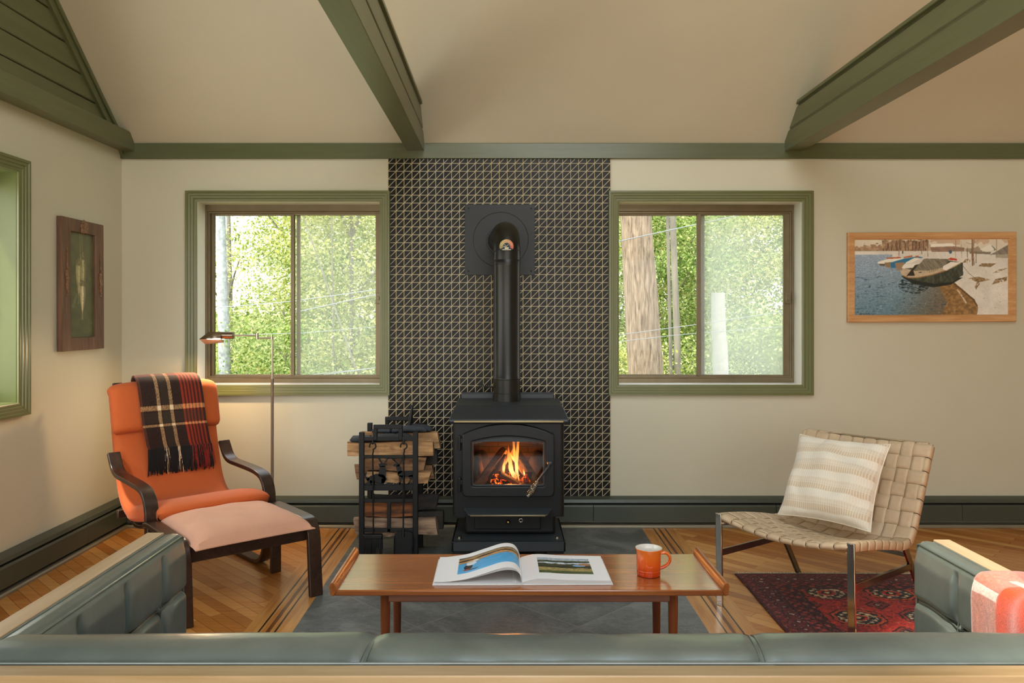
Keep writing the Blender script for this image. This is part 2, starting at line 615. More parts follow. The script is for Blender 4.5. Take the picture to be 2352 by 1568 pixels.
mb.prism([(YW, EAVE), (RIDGE_Y, roof_z(RIDGE_Y)), (RIDGE_Y, roof_z(RIDGE_Y) - 0.085), (YW, EAVE - 0.085)], 'x', XL - 0.01, XL + 0.022)
mb.prism([(YW, EAVE), (RIDGE_Y, roof_z(RIDGE_Y)), (RIDGE_Y, roof_z(RIDGE_Y) - 0.03), (YW, EAVE - 0.03)], 'x', XL + 0.022, XL + 0.036)
mb.build('rake_board', M_green, wall_left, bevel=0.003)

# right and rear walls (behind the viewer), the unseen rear opening made wide for more daylight, and a roof light
mb = MB().prism([(YR, -0.6), (YW, -0.6), (YW, EAVE), (RIDGE_Y, roof_z(RIDGE_Y) + 0.05), (YR, EAVE)], 'x', XR, XR + 0.2)
struct(mb.build('wall_right', M_wall))
GX0, GX1 = -2.4, 2.3
mb = MB()
for a, b, c, d in ((XL - 0.2, GX0, -0.6, EAVE + 0.1), (GX1, XR + 0.2, -0.6, EAVE + 0.1), (GX0, GX1, 2.36, EAVE + 0.1), (GX0, GX1, -0.6, 0.02)):
    mb.box(a, b, YR - 0.2, YR, c, d)
struct(mb.build('wall_rear', M_wall))
w4 = struct_root('rear_daylight_opening', 'unseen opening in the rear wall, made wide to let in daylight', (0, YR, 0))
mb = MB()
for k in range(5):
    x = GX0 + (GX1 - GX0) * k / 4
    mb.box(x - 0.04, x + 0.04, YR - 0.14, YR - 0.06, 0.02, 2.36)
mb.box(GX0, GX1, YR - 0.14, YR - 0.06, 2.28, 2.36).box(GX0, GX1, YR - 0.14, YR - 0.06, 0.02, 0.1)
mb.build('frame', M_bronze, w4)

# ceiling: front slope solid, rear slope with a roof light between the beams
mb = MB()
hz = roof_z(RIDGE_Y)


def slope_slab(x0, x1, ya, yb):
    za, zb = roof_z(ya), roof_z(yb)
    v = [(x0, ya, za), (x1, ya, za), (x1, yb, zb), (x0, yb, zb)]
    v += [(p[0], p[1], p[2] + 0.16) for p in v]
    mb.add(v, [(0, 1, 2, 3), (7, 6, 5, 4), (0, 4, 5, 1), (1, 5, 6, 2), (2, 6, 7, 3), (3, 7, 4, 0)])


SKX0, SKX1, SKY0, SKY1 = -0.45, 1.75, -0.5, 1.75
slope_slab(XL - 0.25, XR + 0.2, YW + 0.35, RIDGE_Y)
slope_slab(XL - 0.25, SKX0, RIDGE_Y, YR - 0.3)
slope_slab(SKX1, XR + 0.2, RIDGE_Y, YR - 0.3)
slope_slab(SKX0, SKX1, RIDGE_Y, SKY1)
slope_slab(SKX0, SKX1, SKY0, YR - 0.3)
struct(mb.build('ceiling', M_ceil, sharp=20), 'sloping cream ceiling between green beams')

# trim: ledger along the back wall, two cross beams and the beam on the left wall
mb = MB().box(XL, XR, YW - 0.022, YW, 2.348, 2.446)
struct(mb.build('trim_1', M_greenx, bevel=0.003), 'green ledger board along the top of the back wall')


def cross_beam(name, x0, x1, label):
    g = 0.006
    cap = 0.012
    sec = [(x0, 2.396), (x1, 2.396), (x1, 2.508), (x1 - g, 2.513), (x1 - g, 2.519), (x1, 2.524), (x1, 2.622), (x1 - g, 2.627), (x1 - g, 2.633), (x1 + cap, 2.636), (x1 + cap, 2.655),
           (x0 - cap, 2.655), (x0 - cap, 2.636), (x0 + g, 2.633), (x0 + g, 2.627), (x0, 2.622), (x0, 2.524), (x0 + g, 2.519), (x0 + g, 2.513), (x0, 2.508)]
    b = MB().prism(sec, 'y', YR, YW - 0.02)
    struct(b.build(name, M_green, bevel=0.002, seg=1), label)


cross_beam('trim_2', -0.627, -0.516, 'middle green cross beam under the ceiling')
cross_beam('trim_3', 1.788, 1.903, 'right-hand green cross beam under the ceiling')
mb = MB().prism([(YR, 2.394), (YW - 0.02, 2.394), (YW - 0.02, 2.45), (YW - 0.075, 2.505), (YR, 2.505)], 'x', XL, -2.37)
struct(mb.build('trim_4', M_green, bevel=0.003), 'green beam along the top of the left wall')

# windows
CASE = [(0.0, 0.0), (0.0, 0.012), (0.012, 0.016), (0.018, 0.016), (0.02, 0.021), (0.034, 0.023), (0.036, 0.028), (0.05, 0.03), (0.053, 0.035), (0.066, 0.035), (0.068, 0.0)]


def window(name, label, R, fn, rev, jamb_mat, slide, loc, case_mat, panes, ml=0.028, mr=0.01):
    x0, x1, z0, z1 = R
    root = struct_root(name, label, loc)
    MB().rect_sweep(x0, x1, z0, z1, CASE, fn, closed=False).build('casing', case_mat, root, sharp=25)
    MB().rect_sweep(x0, x1, z0, z1, [(0.0, 0.002), (-0.002, 0.0), (-0.002, -rev - 0.05), (0.0, -rev - 0.05)], fn).build('jamb', jamb_mat, root)
    fr = MB()
    fr.rect_sweep(x0 + ml, x1 - mr, z0 + 0.044, z1 - 0.058, [(0.0, -rev - 0.06), (0.0, -rev - 0.01), (0.012, -rev - 0.01), (0.014, -rev), (0.06, -rev), (0.06, -rev - 0.06)], fn)
    fr.build('frame', M_bronze, root, bevel=0.0015, seg=1)
    mid = x0 + (x1 - x0) * slide
    a0, a1, b0, b1 = x0 + ml + 0.001, x1 - mr - 0.001, z0 + 0.047, z1 - 0.061
    for k, (p, q) in enumerate(((a0, mid + 0.028), (mid - 0.028, a1))):
        d = rev + (0.035 if k == 0 else 0.012)
        sw = 0.022 if k == 0 else 0.026
        sh = MB()
        sh.rect_sweep(p + sw, q - sw, b0 + 0.006, b1 - 0.008, [(0.0, -d - 0.018), (0.0, -d - 0.002), (0.005, -d), (sw * 0.6, -d), (sw * 0.6, -d - 0.018)], fn)
        # stiles
        for s0, s1 in ((p, p + sw), (q - sw * (1.0 if k == 0 else 1.5), q)):
            pts = [fn(s0, b0, -d - 0.016), fn(s1, b0, -d - 0.016), fn(s1, b1, -d - 0.016), fn(s0, b1, -d - 0.016), fn(s0, b0, -d + 0.003), fn(s1, b0, -d + 0.003), fn(s1, b1, -d + 0.003), fn(s0, b1, -d + 0.003)]
            sh.add(pts, [(0, 1, 2, 3), (4, 5, 6, 7), (0, 1, 5, 4), (1, 2, 6, 5), (2, 3, 7, 6), (3, 0, 4, 7)])
        so = sh.build('sash', M_bronze, root, bevel=0.0015, seg=1)
        pts = [fn(a, b, o) for o in (-d - 0.011, -d - 0.007) for a, b in ((p + 0.01, b0), (q - 0.01, b0), (q - 0.01, b1), (p + 0.01, b1))]
        pm = MB().add(pts, [(0, 1, 2, 3), (4, 5, 6, 7), (0, 1, 5, 4), (1, 2, 6, 5), (2, 3, 7, 6), (3, 0, 4, 7)])
        pm.build('pane', panes[k], so)
    zl = z0 + (z1 - z0) * 0.475
    lt = MB()
    for (u0, u1, w0, w1, o0, o1) in ((a1 - 0.03, a1 - 0.002, zl - 0.036, zl + 0.036, -rev - 0.01, -rev + 0.012), (a1 - 0.024, a1 - 0.01, zl - 0.012, zl + 0.012, -rev + 0.01, -rev + 0.024)):
        pts = [fn(u, w, o) for o in (o0, o1) for u, w in ((u0, w0), (u1, w0), (u1, w1), (u0, w1))]
        lt.add(pts, [(0, 1, 2, 3), (4, 5, 6, 7), (0, 1, 5, 4), (1, 2, 6, 5), (2, 3, 7, 6), (3, 0, 4, 7)])
    lt.build('latch', M_bronze, root, bevel=0.002)
    return root


fb = lambda a, b, o: (a, YW - o, b)
fl = lambda a, b, o: (XL + o, a, b)
window('window_1', 'sliding window with green casing left of the stove', W1, fb, 0.125, M_white, 0.503, (W1[0], YW, W1[2]), M_gwin, (M_glass, M_haze2))
window('window_2', 'sliding window with green casing right of the stove', W2, fb, 0.125, M_white, 0.480, (W2[0], YW, W2[2]), M_gwin, (M_glass, M_haze), ml=0.002, mr=0.0275)
window('window_3', 'green-jambed window in the left wall', W3, fl, 0.14, M_gjamb, 0.5, (XL, W3[0], W3[2]), M_gwin, (M_glass, M_glass))

# baseboard heaters
def heater(name, label, fn, a0, a1, loc, joints):
    """fn maps (along, out, z)"""
    root = struct_root(name, label, loc)

    def bar(poly, nm, m, s0=a0, s1=a1):
        n = len(poly)
        v = [fn(s0, o, z) for o, z in poly] + [fn(s1, o, z) for o, z in poly]
        f = [tuple(range(n)), tuple(range(2 * n - 1, n - 1, -1))] + [(i, n + i, n + (i + 1) % n, (i + 1) % n) for i in range(n)]
        return MB().add(v, f).build(nm, m, root, bevel=0.0015, seg=1)
    bar([(0, 0.03), (0.012, 0.03), (0.012, 0.178), (0.05, 0.170), (0.058, 0.155), (0.062, 0.156), (0.054, 0.177), (0.014, 0.189), (0, 0.189)], 'top_cover', M_heater)
    bar([(0.014, 0.06), (0.045, 0.06), (0.045, 0.15), (0.014, 0.15)], 'fin_element', M_slot)
    b = [a0] + joints + [a1]
    for p, q in zip(b[:-1], b[1:]):
        bar([(0.060, 0.036), (0.064, 0.036), (0.064, 0.132), (0.056, 0.143), (0.050, 0.143), (0.058, 0.13)], 'front_panel', M_heater, p + 0.001, q - 0.001)
    bar([(0.0, 0.0), (0.074, 0.0), (0.074, 0.010), (0.066, 0.018), (0.0, 0.018)], 'base_strip', M_lip)


heater('baseboard_back', 'dark green baseboard heater along the back wall', lambda a, o, z: (a, YW - o, z), XL + 0.065, XR, (0, YW, 0), [-1.45, -0.3, 0.56, 1.72, 2.9])
heater('baseboard_left', 'dark green baseboard heater along the left wall', lambda a, o, z: (XL + o, a, z), YR, YW, (XL, 2, 0), [0.6, 1.9, 3.2, 4.5])
# ------------------------------------------------------------------ wood stove
M_iron = plain('matte_black_steel', '#191a1b', 0.42, 0.35, var=0.12, scale=5, bump=0.05, bscale=200, bdist=0.001)
M_cast = plain('cast_iron', '#1b1c1d', 0.48, 0.3, bump=0.12, bscale=350, bdist=0.001)
M_black_satin = plain('satin_black_plate', '#33373a', 0.42, 0.25)
M_nickel = plain('brushed_nickel', '#b9b1a0', 0.28, 1.0)
M_brass = plain('aged_brass', '#a98a4c', 0.25, 1.0)
M_goldtrim = plain('champagne_trim_strip', '#9c8c68', 0.32, 0.85)
M_pipe = plain('stovepipe_paint', '#22211d', 0.33, 0.45, var=0.06)
M_plate = plain('thimble_plate', '#101112', 0.45, 0.2)


def brick_mat():
    g = G('firebrick')
    co = g.coord('Object', rot=(PI / 2, 0, 0))
    br = g.node('ShaderNodeTexBrick', {'Vector': co, 'Color1': C('#5a3d28'), 'Color2': C('#6d4b33'), 'Mortar': C('#3a2a20'), 'Scale': 1.0, 'Mortar Size': 0.003, 'Brick Width': 0.115, 'Row Height': 0.034})
    n = g.noise(g.coord(), 30, 5)
    col = g.mix(g.math('MULTIPLY', n, 0.5), br.outputs[0], C('#22170f'))
    return g.done(g.bsdf(col, 0.9, 0.0, g.bump(br.outputs[1], 0.6, 0.003)))


M_brick = brick_mat()
stove = thing('wood_stove', 'black steel wood stove with an arched glass door and a fire burning inside', 'stove', (0.019, 4.45, 0.0))
X0, X1, YF, YB = -0.283, 0.320, 4.235, 4.66
Z0, Z1 = 0.257, 0.785
GX = (-0.180, 0.215)
GZ = (0.418, 0.70)
t = 0.012
mb = MB()
R = 0.02
# side panels wrap round the front corners
for sx, x in ((1, X0), (-1, X1)):
    pts = [(x, YB), (x, YF + R)] + [(x + sx * (R - R * math.cos(a)), YF + R - R * math.sin(a)) for a in [PI / 2 * k / 6 for k in range(1, 7)]]
    inner = [(x + sx * R, YF + t), (x + sx * t, YF + R), (x + sx * t, YB)]
    pts = pts + inner
    mb.prism(pts, 'z', Z0, Z1)
mb.box(X0 + R, GX[0], YF, YF + t, Z0, Z1).box(GX[1], X1 - R, YF, YF + t, Z0, Z1)
mb.box(GX[0], GX[1], YF, YF + t, Z0, GZ[0]).box(GX[0], GX[1], YF, YF + t, GZ[1], Z1)
mb.box(X0 + t, X1 - t, YB - t, YB, Z0, Z1).box(X0 + t, X1 - t, YF + t, YB - t, Z0, Z0 + t).box(X0 + t, X1 - t, YF + t, YB - t, Z1 - t, Z1)
mb.build('body', M_iron, stove, sharp=30)
# firebox
mb = MB().box(-0.22, 0.255, 4.585, 4.60, 0.36, 0.75).box(-0.235, -0.22, 4.26, 4.60, 0.36, 0.75).box(0.255, 0.27, 4.26, 4.60, 0.36, 0.75).box(-0.235, 0.27, 4.26, 4.60, 0.345, 0.36).box(-0.235, 0.27, 4.26, 4.6, 0.73, 0.75)
mb.build('firebrick_lining', M_brick, stove, label='brown firebrick lining')
# lid: stepped profile, chamfered ends
lid = [(4.175, 0.775), (4.178, 0.790), (4.245, 0.812), (4.262, 0.820), (4.325, 0.846), (4.35, 0.850), (4.69, 0.850)]
mb = MB()
ends = [(-0.294, 0.336), (-0.300, 0.342), (-0.292, 0.334), (-0.288, 0.331), (-0.276, 0.318), (-0.274, 0.316), (-0.282, 0.324)]
v = []
for (y, z), (a, b) in zip(lid, ends):
    v += [(a, y, z), (b, y, z)]
n = len(lid)
for (y, z), (a, b) in zip(lid, ends):
    v += [(a - 0.0, max(y, 4.19), min(z - 0.012, 0.78) if y < 4.3 else 0.785), (b, max(y, 4.19), min(z - 0.012, 0.78) if y < 4.3 else 0.785)]
f = [(2 * i, 2 * i + 1, 2 * i + 3, 2 * i + 2) for i in range(n - 1)]
f += [(2 * n + 2 * i, 2 * n + 2 * i + 2, 2 * n + 2 * i + 3, 2 * n + 2 * i + 1) for i in range(n - 1)]
f += [(2 * i, 2 * i + 2, 2 * n + 2 * i + 2, 2 * n + 2 * i) for i in range(n - 1)] + [(2 * i + 1, 2 * n + 2 * i + 1, 2 * n + 2 * i + 3, 2 * i + 3) for i in range(n - 1)]
f += [(0, 2 * n, 2 * n + 1, 1), (2 * n - 2, 2 * n - 1, 4 * n - 1, 4 * n - 2)]
mb.add(v, f)
top = mb.build('top_plate', M_black_satin, stove, bevel=0.006, seg=3, sharp=50)
MB().box(-0.272, 0.312, 4.170, 4.178, 0.7735, 0.7845).build('trim_strip', M_goldtrim, top, bevel=0.002, label='champagne metal strip along the front edge')
mb = MB().box(-0.262, 0.292, 4.705, 4.712, 0.5, 0.884)
mb.box(-0.262, 0.292, 4.69, 4.712, 0.878, 0.884)
mb.box(-0.2, -0.17, 4.66, 4.706, 0.6, 0.63).box(0.2, 0.23, 4.66, 4.706, 0.6, 0.63)
mb.build('heat_shield', M_black_satin, stove, bevel=0.002)
# pedestal with ash drawer
mb = MB().box(-0.222, 0.277, 4.285, 4.62, 0.147, 0.262)
ped = mb.build('pedestal', M_iron, stove, bevel=0.018, seg=4)
dr = MB().box(-0.168, 0.195, 4.276, 4.30, 0.178, 0.252).build('ash_drawer', M_iron, stove, bevel=0.004)
MB().lathe([(0.0, -0.024), (0.006, -0.022), (0.0115, -0.014), (0.0115, -0.009), (0.006, -0.004), (0.006, 0.003), (0.0, 0.003)][::-1], n=20,
           T=Matrix.Translation((0.017, 4.274, 0.221)) @ Matrix.Rotation(-PI / 2, 4, 'X')).build('knob', M_brass, dr, label='small round brass drawer knob')
# ash lip
mb = MB()
a = [(-0.222, 4.236, 0.304), (0.256, 4.236, 0.304), (0.226, 4.178, 0.282), (-0.196, 4.178, 0.282)]
v = a + [(p[0], p[1], p[2] - 0.008) for p in a]
mb.add(v, [(0, 1, 2, 3), (7, 6, 5, 4), (0, 4, 5, 1), (1, 5, 6, 2), (2, 6, 7, 3), (3, 7, 4, 0)])
lip = mb.build('ash_lip', M_black_satin, stove, bevel=0.003)
MB().box(-0.185, 0.215, 4.171, 4.179, 0.2735, 0.2815).build('edge_strip', M_goldtrim, lip, bevel=0.002, label='champagne strip on the ash lip')
mb = MB().tube([(0.085, 4.25, 0.262), (0.085, 4.215, 0.259), (0.085, 4.20, 0.256)], 0.003, 8)
mb.tube([(0.085 + 0.009 * math.cos(k * PI / 8), 4.198, 0.247 + 0.009 * math.sin(k * PI / 8)) for k in range(16)], 0.0026, 8, closed=True)
mb.build('air_control', M_nickel, stove, label='small ring pull of the air control')
# base plate and feet
mb = MB().box(-0.284, 0.321, 4.150, 4.64, 0.136, 0.147).box(-0.284, 0.321, 4.150, 4.165, 0.092, 0.147).box(-0.284, -0.27, 4.15, 4.64, 0.092, 0.147).box(0.307, 0.321, 4.15, 4.64, 0.092, 0.147)
base = mb.build('base_plate', M_black_satin, stove, bevel=0.005, seg=3)
for x in (-0.23, 0.267):
    for y in (4.18, 4.60):
        MB().box(x - 0.045, x + 0.045, y - 0.02, y + 0.02, 0.0, 0.136).build('foot', M_iron, stove, bevel=0.004)
    MB().lathe([(0.0, 0.0), (0.012, 0.0), (0.012, 0.003), (0.008, 0.003), (0.008, 0.010), (0.0, 0.010)], (x - 0.015 if x < 0 else x + 0.015, 4.215, 0.147), 12).build('bolt', M_nickel, base, label='bright bolt head')


# arched door
def arch(x0, x1, z0, zs, zp, n=24, rc=0.018):
    pts = [(x0 + rc, z0), (x1 - rc, z0)]
    for k in range(1, 5): pts.append((x1 - rc + rc * math.sin(k * PI / 8), z0 + rc - rc * math.cos(k * PI / 8)))
    for k in range(n + 1):
        u = k / n
        pts.append((x1 + (x0 - x1) * u, zs + (zp - zs) * (1 - (2 * u - 1) ** 2)))
    for k in range(0, 4): pts.append((x0 + rc - rc * math.cos(k * PI / 8), z0 + rc - rc * math.sin(k * PI / 8)))
    return pts


door_o = arch(-0.2295, 0.2645, 0.372, 0.706, 0.764, rc=0.025)
door_i = arch(-0.178, 0.213, 0.428, 0.668, 0.696, rc=0.012)
mb = MB().ring(door_o, door_i, 4.196, 4.234)
door = mb.build('door', M_cast, stove, bevel=0.007, seg=3, sharp=40)
ri = arch(-0.170, 0.205, 0.436, 0.662, 0.688, rc=0.01)
MB().ring(arch(-0.1795, 0.2145, 0.4265, 0.669, 0.697, rc=0.012), ri, 4.207, 4.222).build('inner_bead', M_black_satin, door, bevel=0.003)
MB().box(-0.176, 0.211, 4.2085, 4.214, 0.667, 0.695).build('air_wash_bar', M_black_satin, door)
g = G('fire_glass')
tr = g.node('ShaderNodeBsdfTransparent', {'Color': (0.80, 0.76, 0.72, 1)}).outputs[0]
gl = g.node('ShaderNodeBsdfGlossy', {'Roughness': 0.05, 'Color': (1, 1, 1, 1)}).outputs[0]
M_fglass = g.done(g.node('ShaderNodeMixShader', {0: 0.035, 1: tr, 2: gl}).outputs[0])
MB().box(-0.178, 0.213, 4.2165, 4.2205, 0.43, 0.694).build('glass', M_fglass, door, label='smoky glass of the stove door')
for z in (0.655, 0.432):
    mb = MB().tube([(-0.244, 4.208, z - 0.035), (-0.244, 4.208, z + 0.035)], 0.0085, 12)
    mb.box(-0.246, -0.222, 4.202, 4.232, z + 0.006, z + 0.03)
    mb.ball((-0.244, 4.208, z + 0.036), 0.009, n=10, k=6)
    mb.build('hinge', M_iron, door, bevel=0.002)
# handle with coil grip
pv = Vector((0.2385, 4.182, 0.557))
tip = Vector((0.118, 4.150, 0.384))
mb = MB().lathe([(0.0, -0.022), (0.010, -0.020), (0.014, -0.012), (0.014, 0.0), (0.017, 0.004), (0.017, 0.014)], n=18, T=Matrix.Translation(pv + Vector((0, 0.004, 0))) @ Matrix.Rotation(-PI / 2, 4, 'X'))
mid = pv + (tip - pv) * 0.55
mb.tube([pv + Vector((0, -0.012, 0)), pv + Vector((-0.012, -0.03, -0.02)), mid], [0.006, 0.0065, 0.006], 10)
hd = mb.build('handle', M_black_satin, door)
d = (tip - mid); L = d.length; d.normalize()
u = d.cross(Vector((0, 1, 0))).normalized(); w = d.cross(u)
pts = []
for k in range(181):
    s = k / 180
    r = 0.0065 + 0.0125 * math.sin(PI * min(1, s * 1.02)) ** 1.0 * (0.35 + 0.65 * s)
    a = 2 * PI * 11 * s
    pts.append(mid + d * (L * s) + u * (r * math.cos(a)) + w * (r * math.sin(a)))
MB().tube(pts, 0.0021, 6).build('coil_grip', M_nickel, hd, label='bright coiled wire grip')

# stovepipe
pipe = thing('stovepipe', 'black stovepipe rising from the stove and elbowing into a square wall plate', 'stovepipe', (0.010, 4.55, 0.85))
px, py_ = 0.010, 4.55
R = 0.0785
zc = 1.822
MB().lathe([(R + 0.002, 0.846), (R + 0.002, 0.895), (R, 0.897)], (px, py_, 0), 48).build('flue_collar', M_pipe, pipe)
mb = MB().lathe([(R - 0.001, 0.895), (R - 0.001, 0.975), (R + 0.002, 0.978), (R + 0.002, 0.984), (R, 0.987), (R, 1.010), (R - 0.001, 1.012), (R - 0.0005, 1.63), (R, 1.632), (R, 1.64), (R - 0.001, 1.642), (R - 0.001, 1.665)], (px, py_, 0), 48)
mb.build('pipe_section', M_pipe, pipe)
mb = MB().lathe([(R + 0.001, 1.640), (R + 0.001, 1.664), (R - 0.0005, 1.666), (R - 0.0005, 1.70)], (px, py_, 0), 48)
wx, wy = -0.031, YW - 0.024
rad = 0.115
hdir = Vector((wx - px, wy - py_, 0)).normalized()
path, rr = [Vector((px, py_, 1.66)), Vector((px, py_, zc - rad))], [R, R]
for k in range(1, 13):
    a = PI / 2 * k / 12
    path.append(Vector((px, py_, zc - rad)) + hdir * (rad * (1 - math.cos(a))) + Vector((0, 0, rad * math.sin(a)))); rr.append(R)
path.append(Vector((wx, wy, zc))); rr.append(R)
mb.tube(path, rr, 48, caps=False)
# the raised seams of the elbow
for q, tilt in ((Vector((px, py_, zc - rad - 0.002)), 0.30), (Vector((px, py_, zc - rad)) + hdir * 0.045 + Vector((0, 0, 0.085)), 0.98)):
    ax = (Vector((0, 0, 1)) * math.cos(tilt) + hdir * math.sin(tilt)).normalized()
    e1 = Vector((1, 0, 0)); e1 = (e1 - ax * e1.dot(ax)).normalized(); e2 = ax.cross(e1)
    mb.tube([q + e1 * (R * math.cos(2 * PI * k / 40)) + e2 * (R / max(0.8, math.cos(0.2)) * math.sin(2 * PI * k / 40)) for k in range(40)], 0.0028, 6, closed=True)
mb.build('elbow', M_pipe, pipe, sharp=60)
cz, cx = 1.829, -0.0335
mb = MB().box(cx - 0.2235, cx + 0.2235, YW - 0.018, YW - 0.0095, cz - 0.226, cz + 0.226)
for r0 in (0.176,):
    mb.tube([(cx + 0.006 + r0 * math.cos(2 * PI * k / 64), YW - 0.017, cz + r0 * math.sin(2 * PI * k / 64)) for k in range(64)], 0.0022, 6, closed=True)
wp = mb.build('wall_plate', M_plate, pipe, bevel=0.002)
MB().lathe([(0.090, 0.0), (0.088, 0.012), (0.080, 0.013)], n=40, T=Matrix.Translation((wx, YW - 0.016, zc)) @ Matrix.Rotation(PI / 2, 4, 'X')).build('trim_collar', M_plate, wp)
for sx in (-1, 1):
    for sz in (-1, 1):
        MB().ball((cx + sx * 0.2, YW - 0.017, cz + sz * 0.2), 0.006, 0.003, 0.006, 10, 6).build('screw', M_iron, wp)
dp = [Vector((px - R + 0.002, py_, 0.932)), Vector((px - R - 0.03, py_, 0.932))]
mb = MB().tube(dp, 0.005, 8)
pts = []
for k in range(90):
    s = k / 89
    pts.append((px - R - 0.02 - 0.07 * s, py_ + (0.006 + 0.008 * s) * math.cos(s * 2 * PI * 6), 0.932 + (0.006 + 0.008 * s) * math.sin(s * 2 * PI * 6)))
mb.tube(pts, 0.002, 6)
mb.build('damper_handle', M_iron, pipe)

# thermometer stuck to the pipe
th = thing('stove_thermometer', 'small half-round magnetic thermometer with a yellow to orange dial on the stovepipe', 'thermometer', (0.008, 4.47, 1.75))
tx, ty, tz = 0.0085, 4.4655, 1.738


def half(r, n=20):
    return [(tx + r * math.cos(a), tz + r * math.sin(a)) for a in [PI * k / n for k in range(n + 1)]] + [(tx - r * 0.98, tz - r * 0.3), (tx - r * 0.7, tz - r * 0.55), (tx + r * 0.7, tz - r * 0.55), (tx + r * 0.98, tz - r * 0.3)]


MB().prism(half(0.041), 'y', ty, ty + 0.008).build('case', M_iron, th)
cols = ['#8f8238', '#a38f45', '#b08d48', '#b77a3c', '#c05f28', '#b5481d']
r0, r1 = 0.0225, 0.040
arcs = MB()
dial_m = [plain('dial_' + n, c, 0.4) for n, c in zip(('olive', 'straw', 'tan', 'amber', 'orange', 'rust'), cols)]
for i in range(6):
    a0, a1 = PI * 1.12 - PI * 1.24 * i / 6, PI * 1.12 - PI * 1.24 * (i + 1) / 6
    poly = [(tx + r1 * math.cos(a0 + (a1 - a0) * k / 5), tz + r1 * math.sin(a0 + (a1 - a0) * k / 5)) for k in range(6)] + [(tx + r0 * math.cos(a1 + (a0 - a1) * k / 5), tz + r0 * math.sin(a1 + (a0 - a1) * k / 5)) for k in range(6)]
    arcs.prism(poly, 'y', ty - 0.0022, ty, i)
arcs.build('dial', dial_m, th)
mb = MB()
for rr_ in (0.0215, 0.031):
    mb.tube([(tx + rr_ * math.cos(PI * k / 24), ty - 0.0026, tz + rr_ * math.sin(PI * k / 24)) for k in range(25)], 0.0009, 5)
for a in (0.75, 2.4):
    mb.tube([(tx, ty - 0.002, tz), (tx + 0.02 * math.cos(a), ty - 0.002, tz + 0.02 * math.sin(a))], 0.0009, 5)
mb.tube([(tx + 0.002, ty - 0.004, tz), (tx - 0.02, ty - 0.004, tz - 0.003)], 0.0014, 6)
mb.box(tx - 0.024, tx + 0.024, ty - 0.003, ty, tz - 0.021, tz - 0.0175)
mb.box(tx - 0.010, tx + 0.012, ty - 0.003, ty, tz - 0.014, tz - 0.006)
mb.build('needle', plain('pale_dial_marks', '#d8d0b4', 0.4), th, label='cream needle and dial marks')

# burning logs
def bark_mat(name, a, b, scale=1.0, axis=0, bump=0.6, emis=None):
    g = G(name)
    sc = [22 * scale] * 3; sc[axis] = 3 * scale
    n = g.noise(g.coord('Object', scale=tuple(sc)), 1.0, 6, 0.65, 0.5)
    kw = {}
    return g.done(g.bsdf(g.ramp(n, [(0.3, C(a)), (0.7, C(b))]), 0.85, 0.0, g.bump(n, bump, 0.006), **kw))


M_char = bark_mat('charred_wood', '#4a3020', '#946a44', 1.4)
M_ash = plain('grey_ash_lump', '#4a3a30', 0.95, var=0.3, scale=30, bump=0.5, bscale=60)


def hot_mat(name, s, scale, thr, colr):
    g = G(name)
    n = g.noise(g.coord(), scale, 4, 0.7, 0.4)
    f = g.ramp(n, [(thr, (0, 0, 0, 1)), (thr + 0.13, (1, 1, 1, 1))])
    ec = g.ramp(n, [(thr, C('#b02000')), (thr + 0.1, C('#ff5a10')), (thr + 0.22, C('#ffc060'))])
    st = g.math('MULTIPLY', f, s)
    return g.done(g.bsdf(C(colr), 0.9, 0.0, g.bump(n, 0.7, 0.01), **{'Emission Color': ec, 'Emission Strength': st}))


M_ember = hot_mat('glowing_embers', 1.6, 55, 0.50, '#1c0d07')
M_hotlog = hot_mat('log_with_glowing_edges', 1.3, 26, 0.58, '#3a2416')


def rough_log(name, p0, p1, r, mat_, seed, parent=None, sides=7, rough=0.25, wood_end=None, flat=0.85, rings=9):
    rnd = random.Random(seed)
    p0, p1 = Vector(p0), Vector(p1)
    d = (p1 - p0).normalized()
    u = Vector((0, 0, 1)) if abs(d.z) < 0.9 else Vector((0, 1, 0))
    u = (u - d * u.dot(d)).normalized(); w = d.cross(u)
    base = [r * (1 + rnd.uniform(-rough, rough)) for _ in range(sides)]
    ph = rnd.uniform(0, 1)
    v, f = [], []
    for i in range(rings):
        t_ = i / (rings - 1)
        c = p0 + (p1 - p0) * t_
        for j in range(sides):
            a = 2 * PI * (j + ph) / sides
            rr_ = base[j] * (1 + rnd.uniform(-0.07, 0.07))
            v.append(c + u * (rr_ * math.cos(a) * flat) + w * (rr_ * math.sin(a)) + d * rnd.uniform(-0.006, 0.006))
    for i in range(rings - 1):
        for j in range(sides):
            f.append((i * sides + j, i * sides + (j + 1) % sides, (i + 1) * sides + (j + 1) % sides, (i + 1) * sides + j))
    m = MB().add(v, f)
    m.add([tuple(x) for x in v[:sides]], [tuple(range(sides))], 1)
    m.add([tuple(x) for x in v[-sides:]], [tuple(range(sides))], 1)
    return m.build(name, [mat_, wood_end or mat_], parent, sharp=28, bevel=0.004, seg=1)


